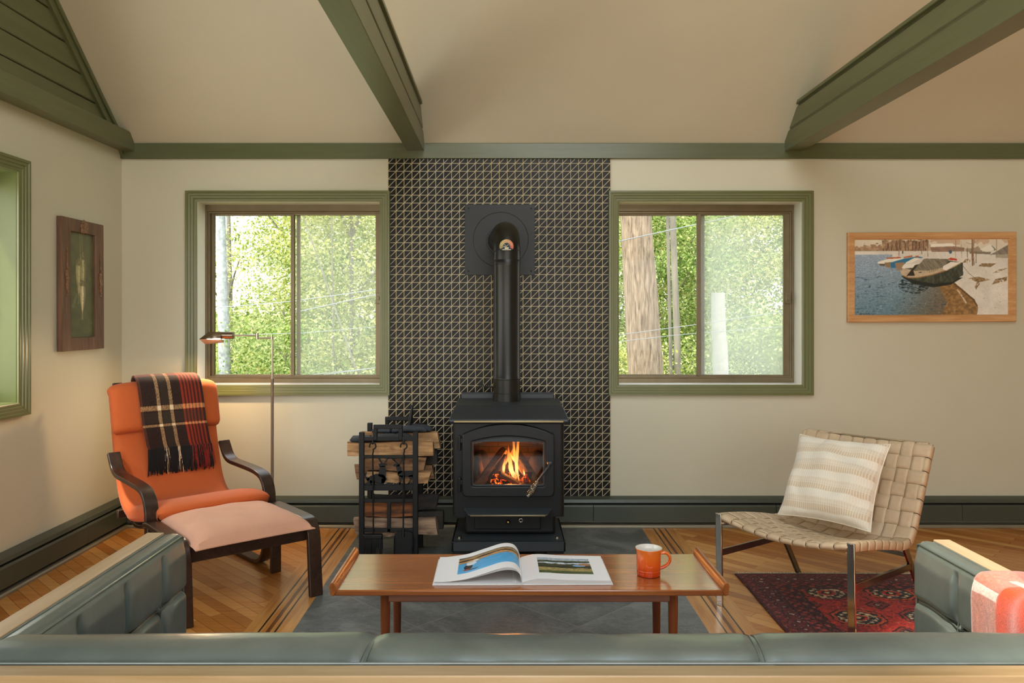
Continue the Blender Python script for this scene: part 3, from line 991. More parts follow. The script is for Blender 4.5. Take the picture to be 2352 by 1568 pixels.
fl = [((-0.165, 4.33, 0.385), (-0.005, 4.46, 0.58), 0.034, M_char, 'charred log leaning in from the left of the fire'),
      ((-0.115, 4.30, 0.375), (0.005, 4.42, 0.548), 0.026, M_hotlog, 'thin glowing log leaning beside the left charred log in the stove'),
      ((0.185, 4.34, 0.395), (0.055, 4.45, 0.575), 0.038, M_char, 'thick charred log leaning in from the right of the fire'),
      ((-0.03, 4.31, 0.475), (0.10, 4.33, 0.40), 0.022, M_char, 'short dark log lying slantwise across the front of the fire'),
      ((0.115, 4.33, 0.375), (0.135, 4.34, 0.475), 0.024, M_hotlog, 'upright charred stub in front of the right burning log'),
      ((-0.12, 4.48, 0.37), (-0.155, 4.50, 0.545), 0.022, M_char, 'thin branch standing at the far left of the firebox')]
for i, (a, b, r, m, lab) in enumerate(fl):
    tag(rough_log('burning_log', a, b, r, m, 40 + i), lab, 'log', 'logs burning in the stove')
mb = MB()
rnd = random.Random(3)
for k in range(60):
    x = rnd.uniform(-0.14, 0.15); y = rnd.uniform(4.29, 4.5)
    r = rnd.uniform(0.012, 0.028)
    hgt = 0.362 + max(0, 0.07 - abs(x) * 0.3) * rnd.random() + r * 0.5
    mb.ball((x, y, hgt), r, r * 0.9, r * 0.8, 7, 5)
mb.ball((-0.035, 4.34, 0.395), 0.07, 0.04, 0.075, 16, 10)
o = mb.build('ember_bed', M_ember)
tag(o, 'bed of glowing orange embers on the stove floor', 'embers'); o['kind'] = 'stuff'
for (x, z, lab) in ((-0.135, 0.555, 'grey ash-covered lump at the back left of the firebox'), (0.185, 0.56, 'grey ash-covered lump at the back right of the firebox')):
    b = MB().ball((x, 4.53, 0.46), 0.05, 0.04, 0.11, 12, 8)
    tag(b.build('ash_lump', M_ash), lab, 'ash')

# flames
g = G('flame')
z = g.xyz(g.coord('Generated'))[2]
n = g.noise(g.coord('Object', scale=(26, 26, 6)), 1.0, 3, 0.6)
ec = g.ramp(z, [(0.0, C('#ff8a2a')), (0.25, C('#ffd58a')), (0.55, C('#ffb050')), (1.0, C('#f0560c'))])
al = g.math('MULTIPLY', g.ramp(z, [(0.0, (0.35,) * 3 + (1,)), (0.2, (0.9,) * 3 + (1,)), (0.65, (0.75,) * 3 + (1,)), (1.0, (0.05,) * 3 + (1,))]), g.ramp(n, [(0.25, (0.25,) * 3 + (1,)), (0.6, (1, 1, 1, 1))]))
em = g.node('ShaderNodeEmission', {'Color': ec, 'Strength': 1.15}).outputs[0]
tr = g.node('ShaderNodeBsdfTransparent').outputs[0]
M_flame = g.done(g.node('ShaderNodeMixShader', {0: al, 1: tr, 2: em}).outputs[0])
fire = thing('fire', 'tall orange flames rising from the logs in the stove', 'fire', (0.04, 4.38, 0.4))


def flame(pts, rs):
    p = spline(pts, 20)
    k = len(rs) - 1
    R_ = []
    for i in range(20):
        t_ = i / 19 * k; a = min(int(t_), k - 1); R_.append(rs[a] + (rs[a + 1] - rs[a]) * (t_ - a))
    MB().tube(p, R_, 12, flat=0.55).build('flame_tongue', M_flame, fire)


flame([(0.050, 4.36, 0.43), (0.034, 4.37, 0.50), (0.022, 4.38, 0.56), (0.018, 4.38, 0.625)], [0.006, 0.011, 0.009, 0.001])
flame([(0.058, 4.37, 0.42), (0.062, 4.39, 0.50), (0.052, 4.40, 0.58), (0.044, 4.41, 0.69)], [0.003, 0.007, 0.008, 0.003])
flame([(0.078, 4.36, 0.42), (0.066, 4.38, 0.50), (0.070, 4.39, 0.59), (0.078, 4.40, 0.69)], [0.003, 0.007, 0.008, 0.004])
flame([(-0.008, 4.34, 0.47), (-0.006, 4.34, 0.51), (0.002, 4.34, 0.56)], [0.006, 0.008, 0.001])
flame([(0.108, 4.33, 0.46), (0.104, 4.33, 0.48), (0.102, 4.33, 0.50)], [0.004, 0.005, 0.001])
flame([(0.05, 4.42, 0.44), (0.03, 4.43, 0.49), (0.04, 4.43, 0.55)], [0.012, 0.012, 0.002])
# ------------------------------------------------------------------ firewood rack with tools
M_rack = plain('black_wrought_iron', '#111213', 0.5, 0.4, bump=0.08, bscale=250, bdist=0.001)
rack = thing('firewood_rack', 'black iron firewood rack with deer silhouettes holding split logs', 'log rack', (-0.64, 4.43, 0))
RX0, RX1, RF, RBk = -0.786, -0.491, 4.30, 4.56
S = 0.028
for x in (RX0, RX1):
    for y in (RF, RBk):
        MB().box(x - S / 2, x + S / 2, y - S / 2, y + S / 2, 0.0, 0.705 if y == RF else 0.72).build('post', M_rack, rack, bevel=0.003)
for y in (RF, RBk):
    for z, h in ((0.669, 0.022), (0.570, 0.016), (0.400, 0.030), (0.330, 0.020), (0.168, 0.020)):
        if y == RBk and z in (0.570, 0.33): continue
        MB().box(RX0, RX1, y - 0.009, y + 0.009, z - h / 2, z + h / 2).build('crossbar', M_rack, rack, bevel=0.002)
    MB().box(-0.646, -0.626, y - 0.009, y + 0.009, 0.158, 0.322).build('divider_bar', M_rack, rack, bevel=0.002)
for x in (RX0, RX1, -0.70, -0.58):
    for z in (0.398, 0.117):
        MB().box(x - 0.009, x + 0.009, RF, RBk, z - 0.010, z + 0.010).build('shelf_bar', M_rack, rack, bevel=0.002)
for y, dx in ((RF, 0.0), (RBk, 0.025)):
    a, b = -0.722 + dx, -0.562 + dx
    z0 = 0.66 if y == RF else 0.67
    MB().box(a, a + 0.022, y - 0.011, y + 0.011, z0, z0 + 0.083).box(b - 0.022, b, y - 0.011, y + 0.011, z0, z0 + 0.083).box(a, b, y - 0.012, y + 0.012, z0 + 0.063, z0 + 0.085).build('carry_handle', M_rack, rack, bevel=0.003)


def sil(name, sc, ox, oz, flip, parts):
    mb = MB()
    for p in parts:
        poly = [(ox + (-x if flip else x) * sc, oz + z * sc * 0.84) for x, z in p]
        mb.prism(poly, 'y', RF - 0.002, RF + 0.003)
    mb.build(name, M_rack, rack)


deer = [[(-0.42, 0.50), (-0.30, 0.44), (0.05, 0.42), (0.28, 0.46), (0.34, 0.62), (0.20, 0.78), (-0.1, 0.76), (-0.36, 0.76), (-0.44, 0.66)],      # body
        [(-0.42, 0.55), (-0.22, 0.70), (-0.30, 1.02), (-0.36, 1.10), (-0.52, 1.04), (-0.50, 0.95)],          # neck and head
        [(-0.36, 1.02), (-0.30, 1.12), (-0.58, 1.14), (-0.66, 1.06), (-0.60, 1.02)],
        [(-0.36, 0.0), (-0.31, 0.0), (-0.24, 0.30), (-0.18, 0.5), (-0.38, 0.52)], [(-0.14, 0.02), (-0.09, 0.02), (-0.10, 0.3), (-0.08, 0.5), (-0.26, 0.5)],
        [(0.02, 0.02), (0.08, 0.02), (0.20, 0.28), (0.28, 0.56), (0.06, 0.5), (0.14, 0.28)], [(0.26, 0.0), (0.32, 0.0), (0.31, 0.3), (0.36, 0.62), (0.20, 0.5), (0.27, 0.3)],
        [(0.30, 0.66), (0.40, 0.62), (0.36, 0.74)]]
antl = [[(-0.40, 1.08), (-0.34, 1.10), (-0.20, 1.34), (-0.22, 1.62), (-0.26, 1.36)], [(-0.42, 1.08), (-0.38, 1.12), (-0.56, 1.36), (-0.58, 1.60), (-0.63, 1.36)],
        [(-0.26, 1.28), (-0.22, 1.30), (-0.06, 1.52), (-0.12, 1.40)], [(-0.56, 1.30), (-0.52, 1.32), (-0.74, 1.52), (-0.70, 1.40)]]
sil('deer_silhouette', 0.118, -0.538, 0.416, False, deer + antl)
sit = [[(-0.42, 0.10), (0.30, 0.08), (0.46, 0.30), (0.30, 0.56), (-0.05, 0.60), (-0.34, 0.46), (-0.5, 0.3)], [(0.05, 0.5), (0.40, 0.30), (0.42, 0.8), (0.36, 1.06), (0.14, 1.02)],
       [(0.12, 0.98), (0.38, 1.0), (0.46, 1.12), (0.2, 1.2), (0.06, 1.14)], [(-0.40, 0.2), (-0.55, 0.35), (-0.60, 0.62), (-0.48, 0.70), (-0.52, 0.45), (-0.34, 0.36)],
       [(0.22, 0.0), (0.32, 0.0), (0.42, 0.35), (0.2, 0.35)], [(-0.3, 0.0), (-0.1, 0.0), (-0.1, 0.2), (-0.34, 0.24)], [(0.2, 1.16), (0.26, 1.18), (0.12, 1.5), (-0.02, 1.62), (0.06, 1.42)], [(0.3, 1.14), (0.36, 1.14), (0.5, 1.4), (0.62, 1.5), (0.44, 1.44)]]
sil('elk_silhouette', 0.118, -0.702, 0.416, False, sit)
mb = MB()
pts = [(RX0 + (RX1 - RX0) * k / 40, 0.418 + 0.010 * math.sin(k / 40 * PI * 5.0) ** 2) for k in range(41)]
mb.prism([(RX0, 0.405)] + pts + [(RX1, 0.405)], 'y', RF - 0.002, RF + 0.003)
mb.build('ground_silhouette', M_rack, rack)
for x in (-0.722, -0.553):
    MB().tube([(x, RF - 0.02, 0.667), (x, RF - 0.028, 0.652), (x, RF - 0.018, 0.642), (x, RF, 0.655)], 0.004, 8).build('hook', M_rack, rack)


# the tools hang on the hooks
def tool(name, label, cat, x, zb, xb):
    t_ = thing(name, label, cat, (x, RF - 0.03, 0.03))
    r = 0.0175
    ring = [(x + r * math.cos(a), RF - 0.024, 0.632 + r * math.sin(a)) for a in [PI * 1.15 - (PI * 1.62) * k / 16 for k in range(17)]]
    MB().tube(ring + [(x + 0.004, RF - 0.024, 0.606), (x, RF - 0.024, 0.59), (xb, RF - 0.024, zb)], 0.0042, 8).build('rod', M_rack, t_)
    return t_


br = tool('hearth_brush', 'black hearth brush hanging at the left of the log rack', 'brush', -0.722, 0.15, -0.718)
MB().box(-0.775, -0.668, RF - 0.038, RF - 0.008, 0.125, 0.152).build('brush_head', M_rack, br, bevel=0.006)
mb = MB()
rnd = random.Random(5)
for i in range(26):
    for j in range(3):
        x = -0.772 + 0.101 * i / 25; y = RF - 0.035 + 0.011 * j
        mb.tube([(x, y, 0.128), (x + rnd.uniform(-0.004, 0.004), y + rnd.uniform(-0.003, 0.003), 0.035)], [0.003, 0.0015], 5)
o = mb.build('bristles', plain('black_bristle', '#0d0d0e', 0.7), br, kind='stuff')
sv = tool('ash_shovel', 'black ash shovel hanging at the right of the log rack', 'shovel', -0.553, 0.16, -0.555)
out = [(-0.603, 0.03), (-0.503, 0.03)] + [(-0.503 - 0.02 * (1 - math.cos(a)), 0.145 + 0.02 * math.sin(a)) for a in [PI / 2 * k / 5 for k in range(6)]] + [(-0.583 - 0.02 * math.sin(a), 0.145 + 0.02 * math.cos(a)) for a in [PI / 2 * k / 5 for k in range(6)]]
MB().prism(out, 'y', RF - 0.030, RF - 0.026).box(-0.605, -0.601, RF - 0.045, RF - 0.026, 0.03, 0.14).box(-0.505, -0.501, RF - 0.045, RF - 0.026, 0.03, 0.14).build('pan', M_rack, sv, bevel=0.002)
MB().tube([(-0.555, RF - 0.028, 0.185), (-0.555, RF - 0.030, 0.14)], [0.006, 0.010], 10).build('socket', M_rack, sv)

# split firewood
def split_mat(name, a, b, c):
    g = G(name)
    co = g.coord('Object', scale=(2.0, 26, 26))
    n = g.noise(co, 1.3, 6, 0.62, 0.8)
    n2 = g.noise(g.coord('Object', scale=(6, 14, 14)), 1.4, 4, 0.6)
    col = g.ramp(n, [(0.28, C(a)), (0.5, C(b)), (0.72, C(c))])
    col = g.mix(g.ramp(n2, [(0.52, (0, 0, 0, 1)), (0.68, (0.75, 0.75, 0.75, 1))]), col, C(a))
    return g.done(g.bsdf(col, 0.8, 0.0, g.bump(n, 0.5, 0.006)))


M_sp1 = split_mat('split_wood_tan', '#6d4a2c', '#b48a5c', '#cfa878')
M_sp2 = split_mat('split_wood_brown', '#452c1b', '#8a6442', '#a88058')
M_sp3 = split_mat('split_wood_red', '#3a1f10', '#8a5227', '#a8683a')
M_sp4 = split_mat('split_wood_grey', '#4a3a30', '#91755c', '#b09478')
M_bark = split_mat('dark_bark', '#15110e', '#2b241e', '#40362c')


def split_log(x0, x1, y0, y1, z0, z1, m, seed, label, chop=0.0):
    rnd = random.Random(seed)
    j = lambda s: rnd.uniform(-s, s)
    h, w = z1 - z0, y1 - y0
    sec = [(y0 + abs(j(0.006)), z0 + 0.05 * h), (y0, z0 + h * 0.5), (y0 + abs(j(0.008)), z1 - 0.03 * h), (y0 + w * 0.35, z1), (y1 - w * 0.12, z1 - h * 0.22), (y1, z0 + h * 0.45), (y1 - w * 0.15, z0 + h * 0.08), (y0 + w * 0.4, z0)]
    n, k = len(sec), 14
    v, f = [], []
    ph = rnd.uniform(0, 6)
    sk = j(0.012)
    for i in range(k):
        t_ = i / (k - 1)
        for q, (y, z) in enumerate(sec):
            cx_ = (x0 + (x1 - x0) * t_) + (sk * (z - z0) / h * 2 if i in (0, k - 1) else 0)
            v.append((cx_, y + 0.003 * math.sin(ph + t_ * 9 + q) + j(0.0014), z + 0.003 * math.sin(ph + 2 + t_ * 7 + q * 0.7) + j(0.0014)))
    for i in range(k - 1):
        for q in range(n):
            f.append((i * n + q, i * n + (q + 1) % n, (i + 1) * n + (q + 1) % n, (i + 1) * n + q))
    mb = MB().add(v, f[:])
    mb.mi = [0 if (i % n) in (0, 1, 2, 7) else 1 for i in range(len(f))]
    mb.add(v[:n], [tuple(range(n))], 0)
    mb.add(v[-n:], [tuple(range(n))], 0)
    o = mb.build('split_log', [m, M_bark], None, sharp=30)
    tag(o, label, 'log', 'split logs in the firewood rack')


split_log(-0.872, -0.398, 4.335, 4.425, 0.560, 0.645, M_sp1, 11, 'long pale split log, topmost at the front of the rack')
split_log(-0.80, -0.367, 4.435, 4.535, 0.588, 0.682, M_sp1, 12, 'log at the top behind the long pale one, its end poking out right')
split_log(-0.790, -0.452, 4.335, 4.42, 0.482, 0.556, M_sp2, 13, 'mottled log second from the top at the front of the rack')
split_log(-0.782, -0.430, 4.33, 4.43, 0.413, 0.479, M_sp1, 14, 'log with a pale square end, lowest of the front logs on the upper shelf')
split_log(-0.84, -0.40, 4.44, 4.53, 0.412, 0.495, M_sp2, 15, 'dark-ended log at the back of the upper shelf, sticking out on both sides')
split_log(-0.82, -0.385, 4.438, 4.53, 0.500, 0.582, M_bark, 16, 'bark-covered dark log at the back of the rack under the top log')
split_log(-0.780, -0.490, 4.335, 4.43, 0.227, 0.316, M_sp3, 17, 'reddish brown log on top of the lower shelf')
split_log(-0.825, -0.372, 4.33, 4.43, 0.130, 0.224, M_sp4, 18, 'long greyish log at the bottom front of the rack')
split_log(-0.80, -0.352, 4.44, 4.54, 0.130, 0.235, M_bark, 19, 'dark bark log at the bottom back of the rack')
split_log(-0.77, -0.395, 4.442, 4.54, 0.240, 0.325, M_bark, 20, 'dark bark log behind the reddish one on the lower shelf')
split_log(-0.70, -0.60, 4.315, 4.328, 0.128, 0.15, M_sp4, 22, 'small splinter of wood under the long grey log')

# work gloves and a poker on top
M_glove = plain('dark_suede', '#2b3036', 0.75, var=0.25, scale=20, bump=0.2, bscale=150)


def glove(label, ox, oy, oz, ang, s=1.0):
    t_ = thing('work_glove', label, 'glove', (ox, oy, oz), ang, 'work gloves lying on the logs')
    mb = MB().pad([(-0.10 * s, 0.0), (-0.05 * s, 0.012), (0.03 * s, 0.016), (0.07 * s, 0.01)], 0.055 * s, 0.016, 3.5, 16, 20, 0.02)
    for i, (x, L_) in enumerate(((-0.042, 0.07), (-0.015, 0.085), (0.013, 0.08), (0.04, 0.06))):
        mb.tube(spline([(x * s, 0.055 * s, 0.0), (x * 1.1 * s, (0.06 + L_ * 0.5) * s, 0.004), (x * 1.15 * s, (0.06 + L_) * s, -0.006)], 8), [0.014, 0.0145, 0.0145, 0.014, 0.0135, 0.013, 0.011, 0.006], 10)
    mb.tube(spline([(-0.045 * s, -0.02 * s, 0), (-0.08 * s, 0.02 * s, 0.004), (-0.085 * s, 0.06 * s, -0.002)], 8), [0.016, 0.016, 0.016, 0.015, 0.0145, 0.014, 0.012, 0.006], 10)
    mb.build('hand', M_glove, t_, local=True)
    MB().pad([(-0.21 * s, 0.004), (-0.15 * s, 0.004), (-0.09 * s, 0.006)], 0.066 * s, 0.014, 3.5, 14, 20, 0.012).build('cuff', M_glove, t_, local=True)


glove('dark suede work glove lying along the top log behind the rack handle', -0.66, 4.375, 0.668, -PI / 2 + 0.05, 0.95)
glove('dark suede work glove draped over the right end of the logs', -0.55, 4.45, 0.703, -PI / 2 - 0.1, 0.95)
pk = thing('fire_poker', 'black poker standing upright behind the gloves on the rack', 'poker', (-0.535, 4.49, 0.69))
MB().tube([(-0.553, 4.485, 0.69), (-0.540, 4.49, 0.76), (-0.535, 4.49, 0.80)], [0.012, 0.012, 0.009], 10).build('grip', M_rack, pk)
MB().tube([(-0.535, 4.49, 0.795), (-0.530, 4.49, 0.815), (-0.535, 4.49, 0.83)], [0.006, 0.008, 0.004], 8).build('tip', M_rack, pk)
# ------------------------------------------------------------------ orange lounge chair, footstool, plaid throw
def fabric(name, col, var=0.06, scale=300, sheen=0.1, rough=0.85):
    g = G(name)
    co = g.coord()
    n = g.noise(co, scale, 2, 0.6)
    n2 = g.noise(co, 6, 3)
    c = C(col)
    lo = tuple(x * (1 - var * 2) for x in c[:3]) + (1,)
    hi = tuple(min(1, x * (1 + var * 2)) for x in c[:3]) + (1,)
    f = g.math('ADD', g.math('MULTIPLY', n, 0.6), g.math('MULTIPLY', n2, 0.4))
    return g.done(g.bsdf(g.ramp(f, [(0.3, lo), (0.7, hi)]), rough, 0.0, g.bump(n, 0.25, 0.0015), **{'Sheen Weight': sheen, 'Sheen Roughness': 0.4}))


M_orange = fabric('orange_wool', '#bf5922')
M_pink = fabric('faded_orange_wool', '#cb977b')
M_dark = wood('espresso_bent_wood', '#22150f', '#3c271c', 1, 1.5, 0.3, bump=0.04)

CA = math.radians(43)
ch = thing('lounge_chair', 'orange cushioned lounge chair with dark bentwood arms under the plaid throw', 'chair', (-1.445, 3.935, 0), CA)
back = [(0.36, 0.365), (0.47, 0.362), (0.555, 0.42), (0.615, 0.56), (0.662, 0.72), (0.705, 0.88), (0.73, 0.955)]
seat = [(-0.035, 0.365), (-0.02, 0.415), (0.04, 0.432), (0.15, 0.425), (0.3, 0.39), (0.44, 0.36), (0.50, 0.36)]
MB().pad(seat, 0.285, 0.05, 5, 36, 44, 0.05).build('seat_cushion', M_orange, ch, local=True)
MB().pad(back, 0.285, 0.045, 5, 44, 44, 0.05).build('back_cushion', M_orange, ch, local=True)
hp = MB().pad([(0.618, 0.705), (0.626, 0.76), (0.652, 0.87), (0.68, 0.945), (0.735, 0.975), (0.79, 0.955), (0.805, 0.90)], 0.295, 0.05, 5, 40, 44, 0.04).build('head_cushion', M_orange, ch, local=True)
arm = [(0.625, 0.61), (0.605, 0.585), (0.56, 0.535), (0.50, 0.512), (0.40, 0.507), (0.27, 0.503), (0.16, 0.495), (0.095, 0.474), (0.056, 0.425), (0.044, 0.35), (0.05, 0.22), (0.07, 0.09), (0.12, 0.03), (0.19, 0.014), (0.3, 0.012), (0.72, 0.012)]
for s in (-1, 1):
    MB().strip(spline([(s * 0.302, a, b) for a, b in arm], 70), 0.064, 0.022, (1, 0, 0)).build('arm_frame', M_dark, ch, local=True, bevel=0.004)
    rail = [(0.0, 0.315), (0.15, 0.305), (0.33, 0.262), (0.48, 0.245), (0.60, 0.30), (0.68, 0.44), (0.73, 0.62), (0.785, 0.80), (0.835, 0.965)]
    MB().strip(spline([(s * 0.22, a, b) for a, b in rail], 40), 0.05, 0.02, (1, 0, 0)).build('back_rail', M_dark, ch, local=True, bevel=0.004)
for y, z in ((0.10, 0.28), (0.60, 0.285), (0.842, 0.90)):
    w_ = 0.29 if z < 0.5 else 0.22
    MB().box(-w_, w_, y - 0.012, y + 0.012, z - 0.022, z + 0.022).build('cross_rail', M_dark, ch, local=True, bevel=0.004)

FA = math.radians(40.3)
fs = thing('footstool', 'faded orange cushioned footstool with dark bentwood legs in front of the lounge chair', 'footstool', (-1.30, 3.75, 0), FA)
for s in (-1, 1):
    p = [(0.265, 0.342), (0.20, 0.354), (0.0, 0.354), (-0.14, 0.352), (-0.185, 0.340), (-0.212, 0.310), (-0.224, 0.26), (-0.238, 0.10), (-0.248, 0.0)]
    MB().strip(spline([(s * 0.305, a, b) for a, b in p], 50), 0.066, 0.024, (1, 0, 0)).build('leg', M_dark, fs, local=True, bevel=0.004)
    MB().strip([(s * 0.303, 0.225, 0.345), (s * 0.303, 0.205, 0.15), (s * 0.303, 0.205, 0.0)], 0.055, 0.024, (1, 0, 0)).build('leg', M_dark, fs, local=True, bevel=0.004)
MB().box(-0.28, 0.28, -0.205, -0.18, 0.262, 0.330).build('front_rail', M_dark, fs, local=True, bevel=0.004)
MB().box(-0.28, 0.28, 0.185, 0.21, 0.262, 0.330).build('back_rail', M_dark, fs, local=True, bevel=0.004)


def fcush(u, v):
    a = 2 * PI * u
    x = 0.268 * math.copysign(abs(math.cos(a)) ** 0.35, math.cos(a))
    y = 0.262 * math.copysign(abs(math.sin(a)) ** 0.35, math.sin(a)) - 0.005
    return x, y


mb = MB()
N = 36


def fc(u, v, top):
    x, y = (u * 2 - 1), (v * 2 - 1)
    q = max(0.0, (1 - abs(x) ** 4)) ** 0.5 * max(0.0, (1 - abs(y) ** 4)) ** 0.5
    k = 1 + 0.03 * (abs(x * y))
    wr = 0.003 * math.sin(9 * x + 4 * y) * math.sin(7 * y - 2 * x)
    z = 0.338 + (0.076 * q ** 0.8 + wr * q if top else -0.018 * q)
    return (x * 0.268 * (1 + 0.03 * abs(y) ** 6 - 0.012 * (1 - y * y)), y * 0.268 * (1 + 0.03 * abs(x) ** 6 - 0.015 * (1 - x * x)) - 0.018, z)


mb.grid(lambda u, v: fc(u, v, True), N, N)
mb.grid(lambda u, v: fc(1 - u, v, False), N, N)
cu = mb.build('cushion', M_pink, fs, local=True)
e = []
for k in range(N): e.append(fc(k / N, 0, True))
for k in range(N): e.append(fc(1, k / N, True))
for k in range(N): e.append(fc(1 - k / N, 1, True))
for k in range(N): e.append(fc(0, 1 - k / N, True))
MB().tube(e, 0.0035, 6, closed=True).build('piping', M_pink, cu, local=True)

# plaid throw over the head of the chair
cv = Canvas(150, 230, '#2e1d17')
U, V = cv.U, 1 - cv.V            # V: 0 at the top back edge, 1 at the front hem
tw = 0.5 + 0.5 * np.sign(np.sin(U * 150 * PI * 0.5 + V * 230 * PI * 0.5))
cv.a *= (0.8 + 0.4 * vn(U * 150, V * 230, 5))[..., None]
cv.put(((U > 0.0) & (U < 0.04)) * 0.5, '#7a3a22')
red = np.zeros_like(U)
for c in (0.66, 0.715, 0.77, 0.825, 0.885, 0.945):
    red = np.maximum(red, (np.abs(U - c) < 0.014))
cv.put(red * 0.85, '#a8381c')
cv.put(((U > 0.64) & (U < 0.97)) * 0.30, '#7e2416')
hr = np.zeros_like(U)
for c in (0.30, 0.325, 0.355, 0.385, 0.41, 0.435):
    hr = np.maximum(hr, (np.abs(V - c) < 0.0075))
cv.put(hr * 0.75, '#9c3a20')
cv.put(((V > 0.2) & (V < 0.30)) * 0.35, '#8a3520')
cv.put(((U > 0.32) & (U < 0.44)) * 0.35, '#3f4030')
cv.put(((V > 0.655) & (V < 0.71)) * 0.35, '#3f3a2c')
vert = (np.abs(U - 0.275) < 0.028) | (np.abs(U - 0.47) < 0.028)
horz = (np.abs(V - 0.635) < 0.011) | (np.abs(V - 0.735) < 0.011) | (np.abs(V - 0.255) < 0.004)
dith = 0.55 + 0.45 * (vn(U * 300, V * 460, 9) > 0.42)
cv.put(vert * 0.72 * dith, '#cfa874')
cv.put(horz * 0.72 * dith, '#cfa06a')
cv.put((vert & horz) * 0.9, '#ecd9b0')
cv.put((horz & (red > 0)) * 0.8, '#f08a50')
cv.put(((hr > 0) & (red > 0)) * 0.6, '#d8542c')
dp_ = spline([(0, a, b) for a, b in ((0.862, 0.66), (0.858, 0.80), (0.842, 0.93), (0.80, 0.990), (0.735, 1.001), (0.665, 0.970), (0.624, 0.87), (0.598, 0.76), (0.584, 0.70), (0.578, 0.64), (0.576, 0.61))], 120)


def drape(u, v, lift=0.0):
    s = (1 - v) * 119
    i = min(int(s), 118)
    p = dp_[i].lerp(dp_[i + 1], s - i)
    d = (dp_[i + 1] - dp_[i]).normalized()
    nrm = Vector((1, 0, 0)).cross(-d).normalized()
    f = 1 - v
    edge = abs(u * 2 - 1)
    rip = (0.007 * math.sin(u * 9 + 1.5 * f) + 0.005 * math.sin(u * 17 + 2)) * max(0, f - 0.45) * 1.6
    x = -0.172 + 0.352 * u + 0.03 * (1 - u) * max(0, 1 - f / 0.5) + 0.045 * max(0, f - 0.45) + 0.006 * math.sin(f * 7)
    o = p + nrm * (0.010 + rip * 0.8 + lift - 0.004 * edge ** 6)
    return (x, o.y, o.z + 0.01 * math.sin(u * 3.0 + 0.6) * max(0, f - 0.6))


th_ = thing('plaid_throw', 'dark plaid wool throw with red stripes and black fringe hanging over the orange chair back', 'blanket', (-1.445, 3.935, 0), CA)
M_plaid = paint_mat('plaid_wool', 0.95, 0.5, 500, 0.2, 0.2)
cv.mesh(lambda u, v: drape(u, v)).build('cloth', M_plaid, th_, local=True, solid=0.008, off=-1, sharp=0)
rnd = random.Random(8)
mbs = [MB(), MB(), MB()]
for k in range(260):
    u = (k + rnd.random()) / 260
    a = Vector(drape(u, 0.012, 0.002))
    L_ = rnd.uniform(0.115, 0.15)
    sw = rnd.uniform(-0.016, 0.016)
    m1 = a + Vector((sw * 0.5 + 0.006, -0.004, -L_ * 0.5))
    e_ = a + Vector((sw + 0.012, 0.004 + rnd.uniform(-0.006, 0.004), -L_))
    i = 0
    if abs(u - 0.275) < 0.03 or abs(u - 0.47) < 0.03: i = 1 if rnd.random() < 0.6 else 0
    elif u > 0.64 and rnd.random() < 0.45: i = 2
    mbs[i].tube(spline([a, m1, e_], 6), [0.0032, 0.0034, 0.0034, 0.0032, 0.003, 0.0018], 5)
for m_, c_, l_ in zip(mbs, ('#120e0d', '#cdb590', '#7e2114'), ('black fringe', 'cream tassels in the fringe', 'dark red tassels in the fringe')):
    m_.build('fringe', plain('fringe_' + l_.split()[0], c_, 0.95, var=0.2, scale=60), th_, local=True, kind='stuff', label=l_)

# ------------------------------------------------------------------ woven strap chair
M_chrome = plain('polished_steel', '#c4c0b6', 0.12, 1.0, var=0.05, scale=12)
M_chrome2 = plain('chair_steel_rail', '#8d8478', 0.16, 1.0, var=0.15, scale=30)
g = G('beige_leather_strap')
n = g.noise(g.coord(), 40, 5, 0.6); n2 = g.noise(g.coord(), 7, 2)
M_strap = g.done(g.bsdf(g.ramp(g.math('ADD', g.math('MULTIPLY', n, 0.4), g.math('MULTIPLY', n2, 0.6)), [(0.3, C('#b39a78')), (0.7, C('#cbb393'))]), 0.7, 0.0, g.bump(n, 0.12, 0.002)))
WA = math.atan2(-0.768, 0.641)
wc = thing('woven_chair', 'beige woven leather strap chair on a polished steel frame standing on the red rug', 'chair', (1.1925, 3.389, 0), WA)
prof = [(-0.004, 0.424), (0.06, 0.418), (0.2, 0.398), (0.36, 0.368), (0.47, 0.345), (0.53, 0.352), (0.575, 0.40), (0.62, 0.485), (0.69, 0.62), (0.757, 0.745)]
NS = 140
sp = spline([(0, a, b) for a, b in prof], NS)
# reparametrise by length
Ls = [0.0]
for i in range(1, NS): Ls.append(Ls[-1] + (sp[i] - sp[i - 1]).length)
TOT = Ls[-1]


def sling(x, s, lift=0.0):
    s = max(0.0, min(TOT, s))
    i = 0
    import bisect
    i = min(max(bisect.bisect_left(Ls, s) - 1, 0), NS - 2)
    f = (s - Ls[i]) / (Ls[i + 1] - Ls[i])
    p = sp[i].lerp(sp[i + 1], f)
    d = (sp[i + 1] - sp[i]).normalized()
    nrm = Vector((1, 0, 0)).cross(d).normalized()
    c = max(0.0, 1 - (x / 0.31) ** 2)
    sag = (0.040 if s < 0.45 else 0.040 - 0.028 * min(1, (s - 0.45) / 0.2)) * c
    q = p + nrm * (lift - sag)
    return Vector((x, q.y, q.z))


NW, NF = 10, 15
cw, cf = 0.605 / NW, TOT / NF


def weave_lift(i, j, a):
    """a: lift of the warp at column i, row j"""
    return a if (i + j) % 2 == 0 else -a


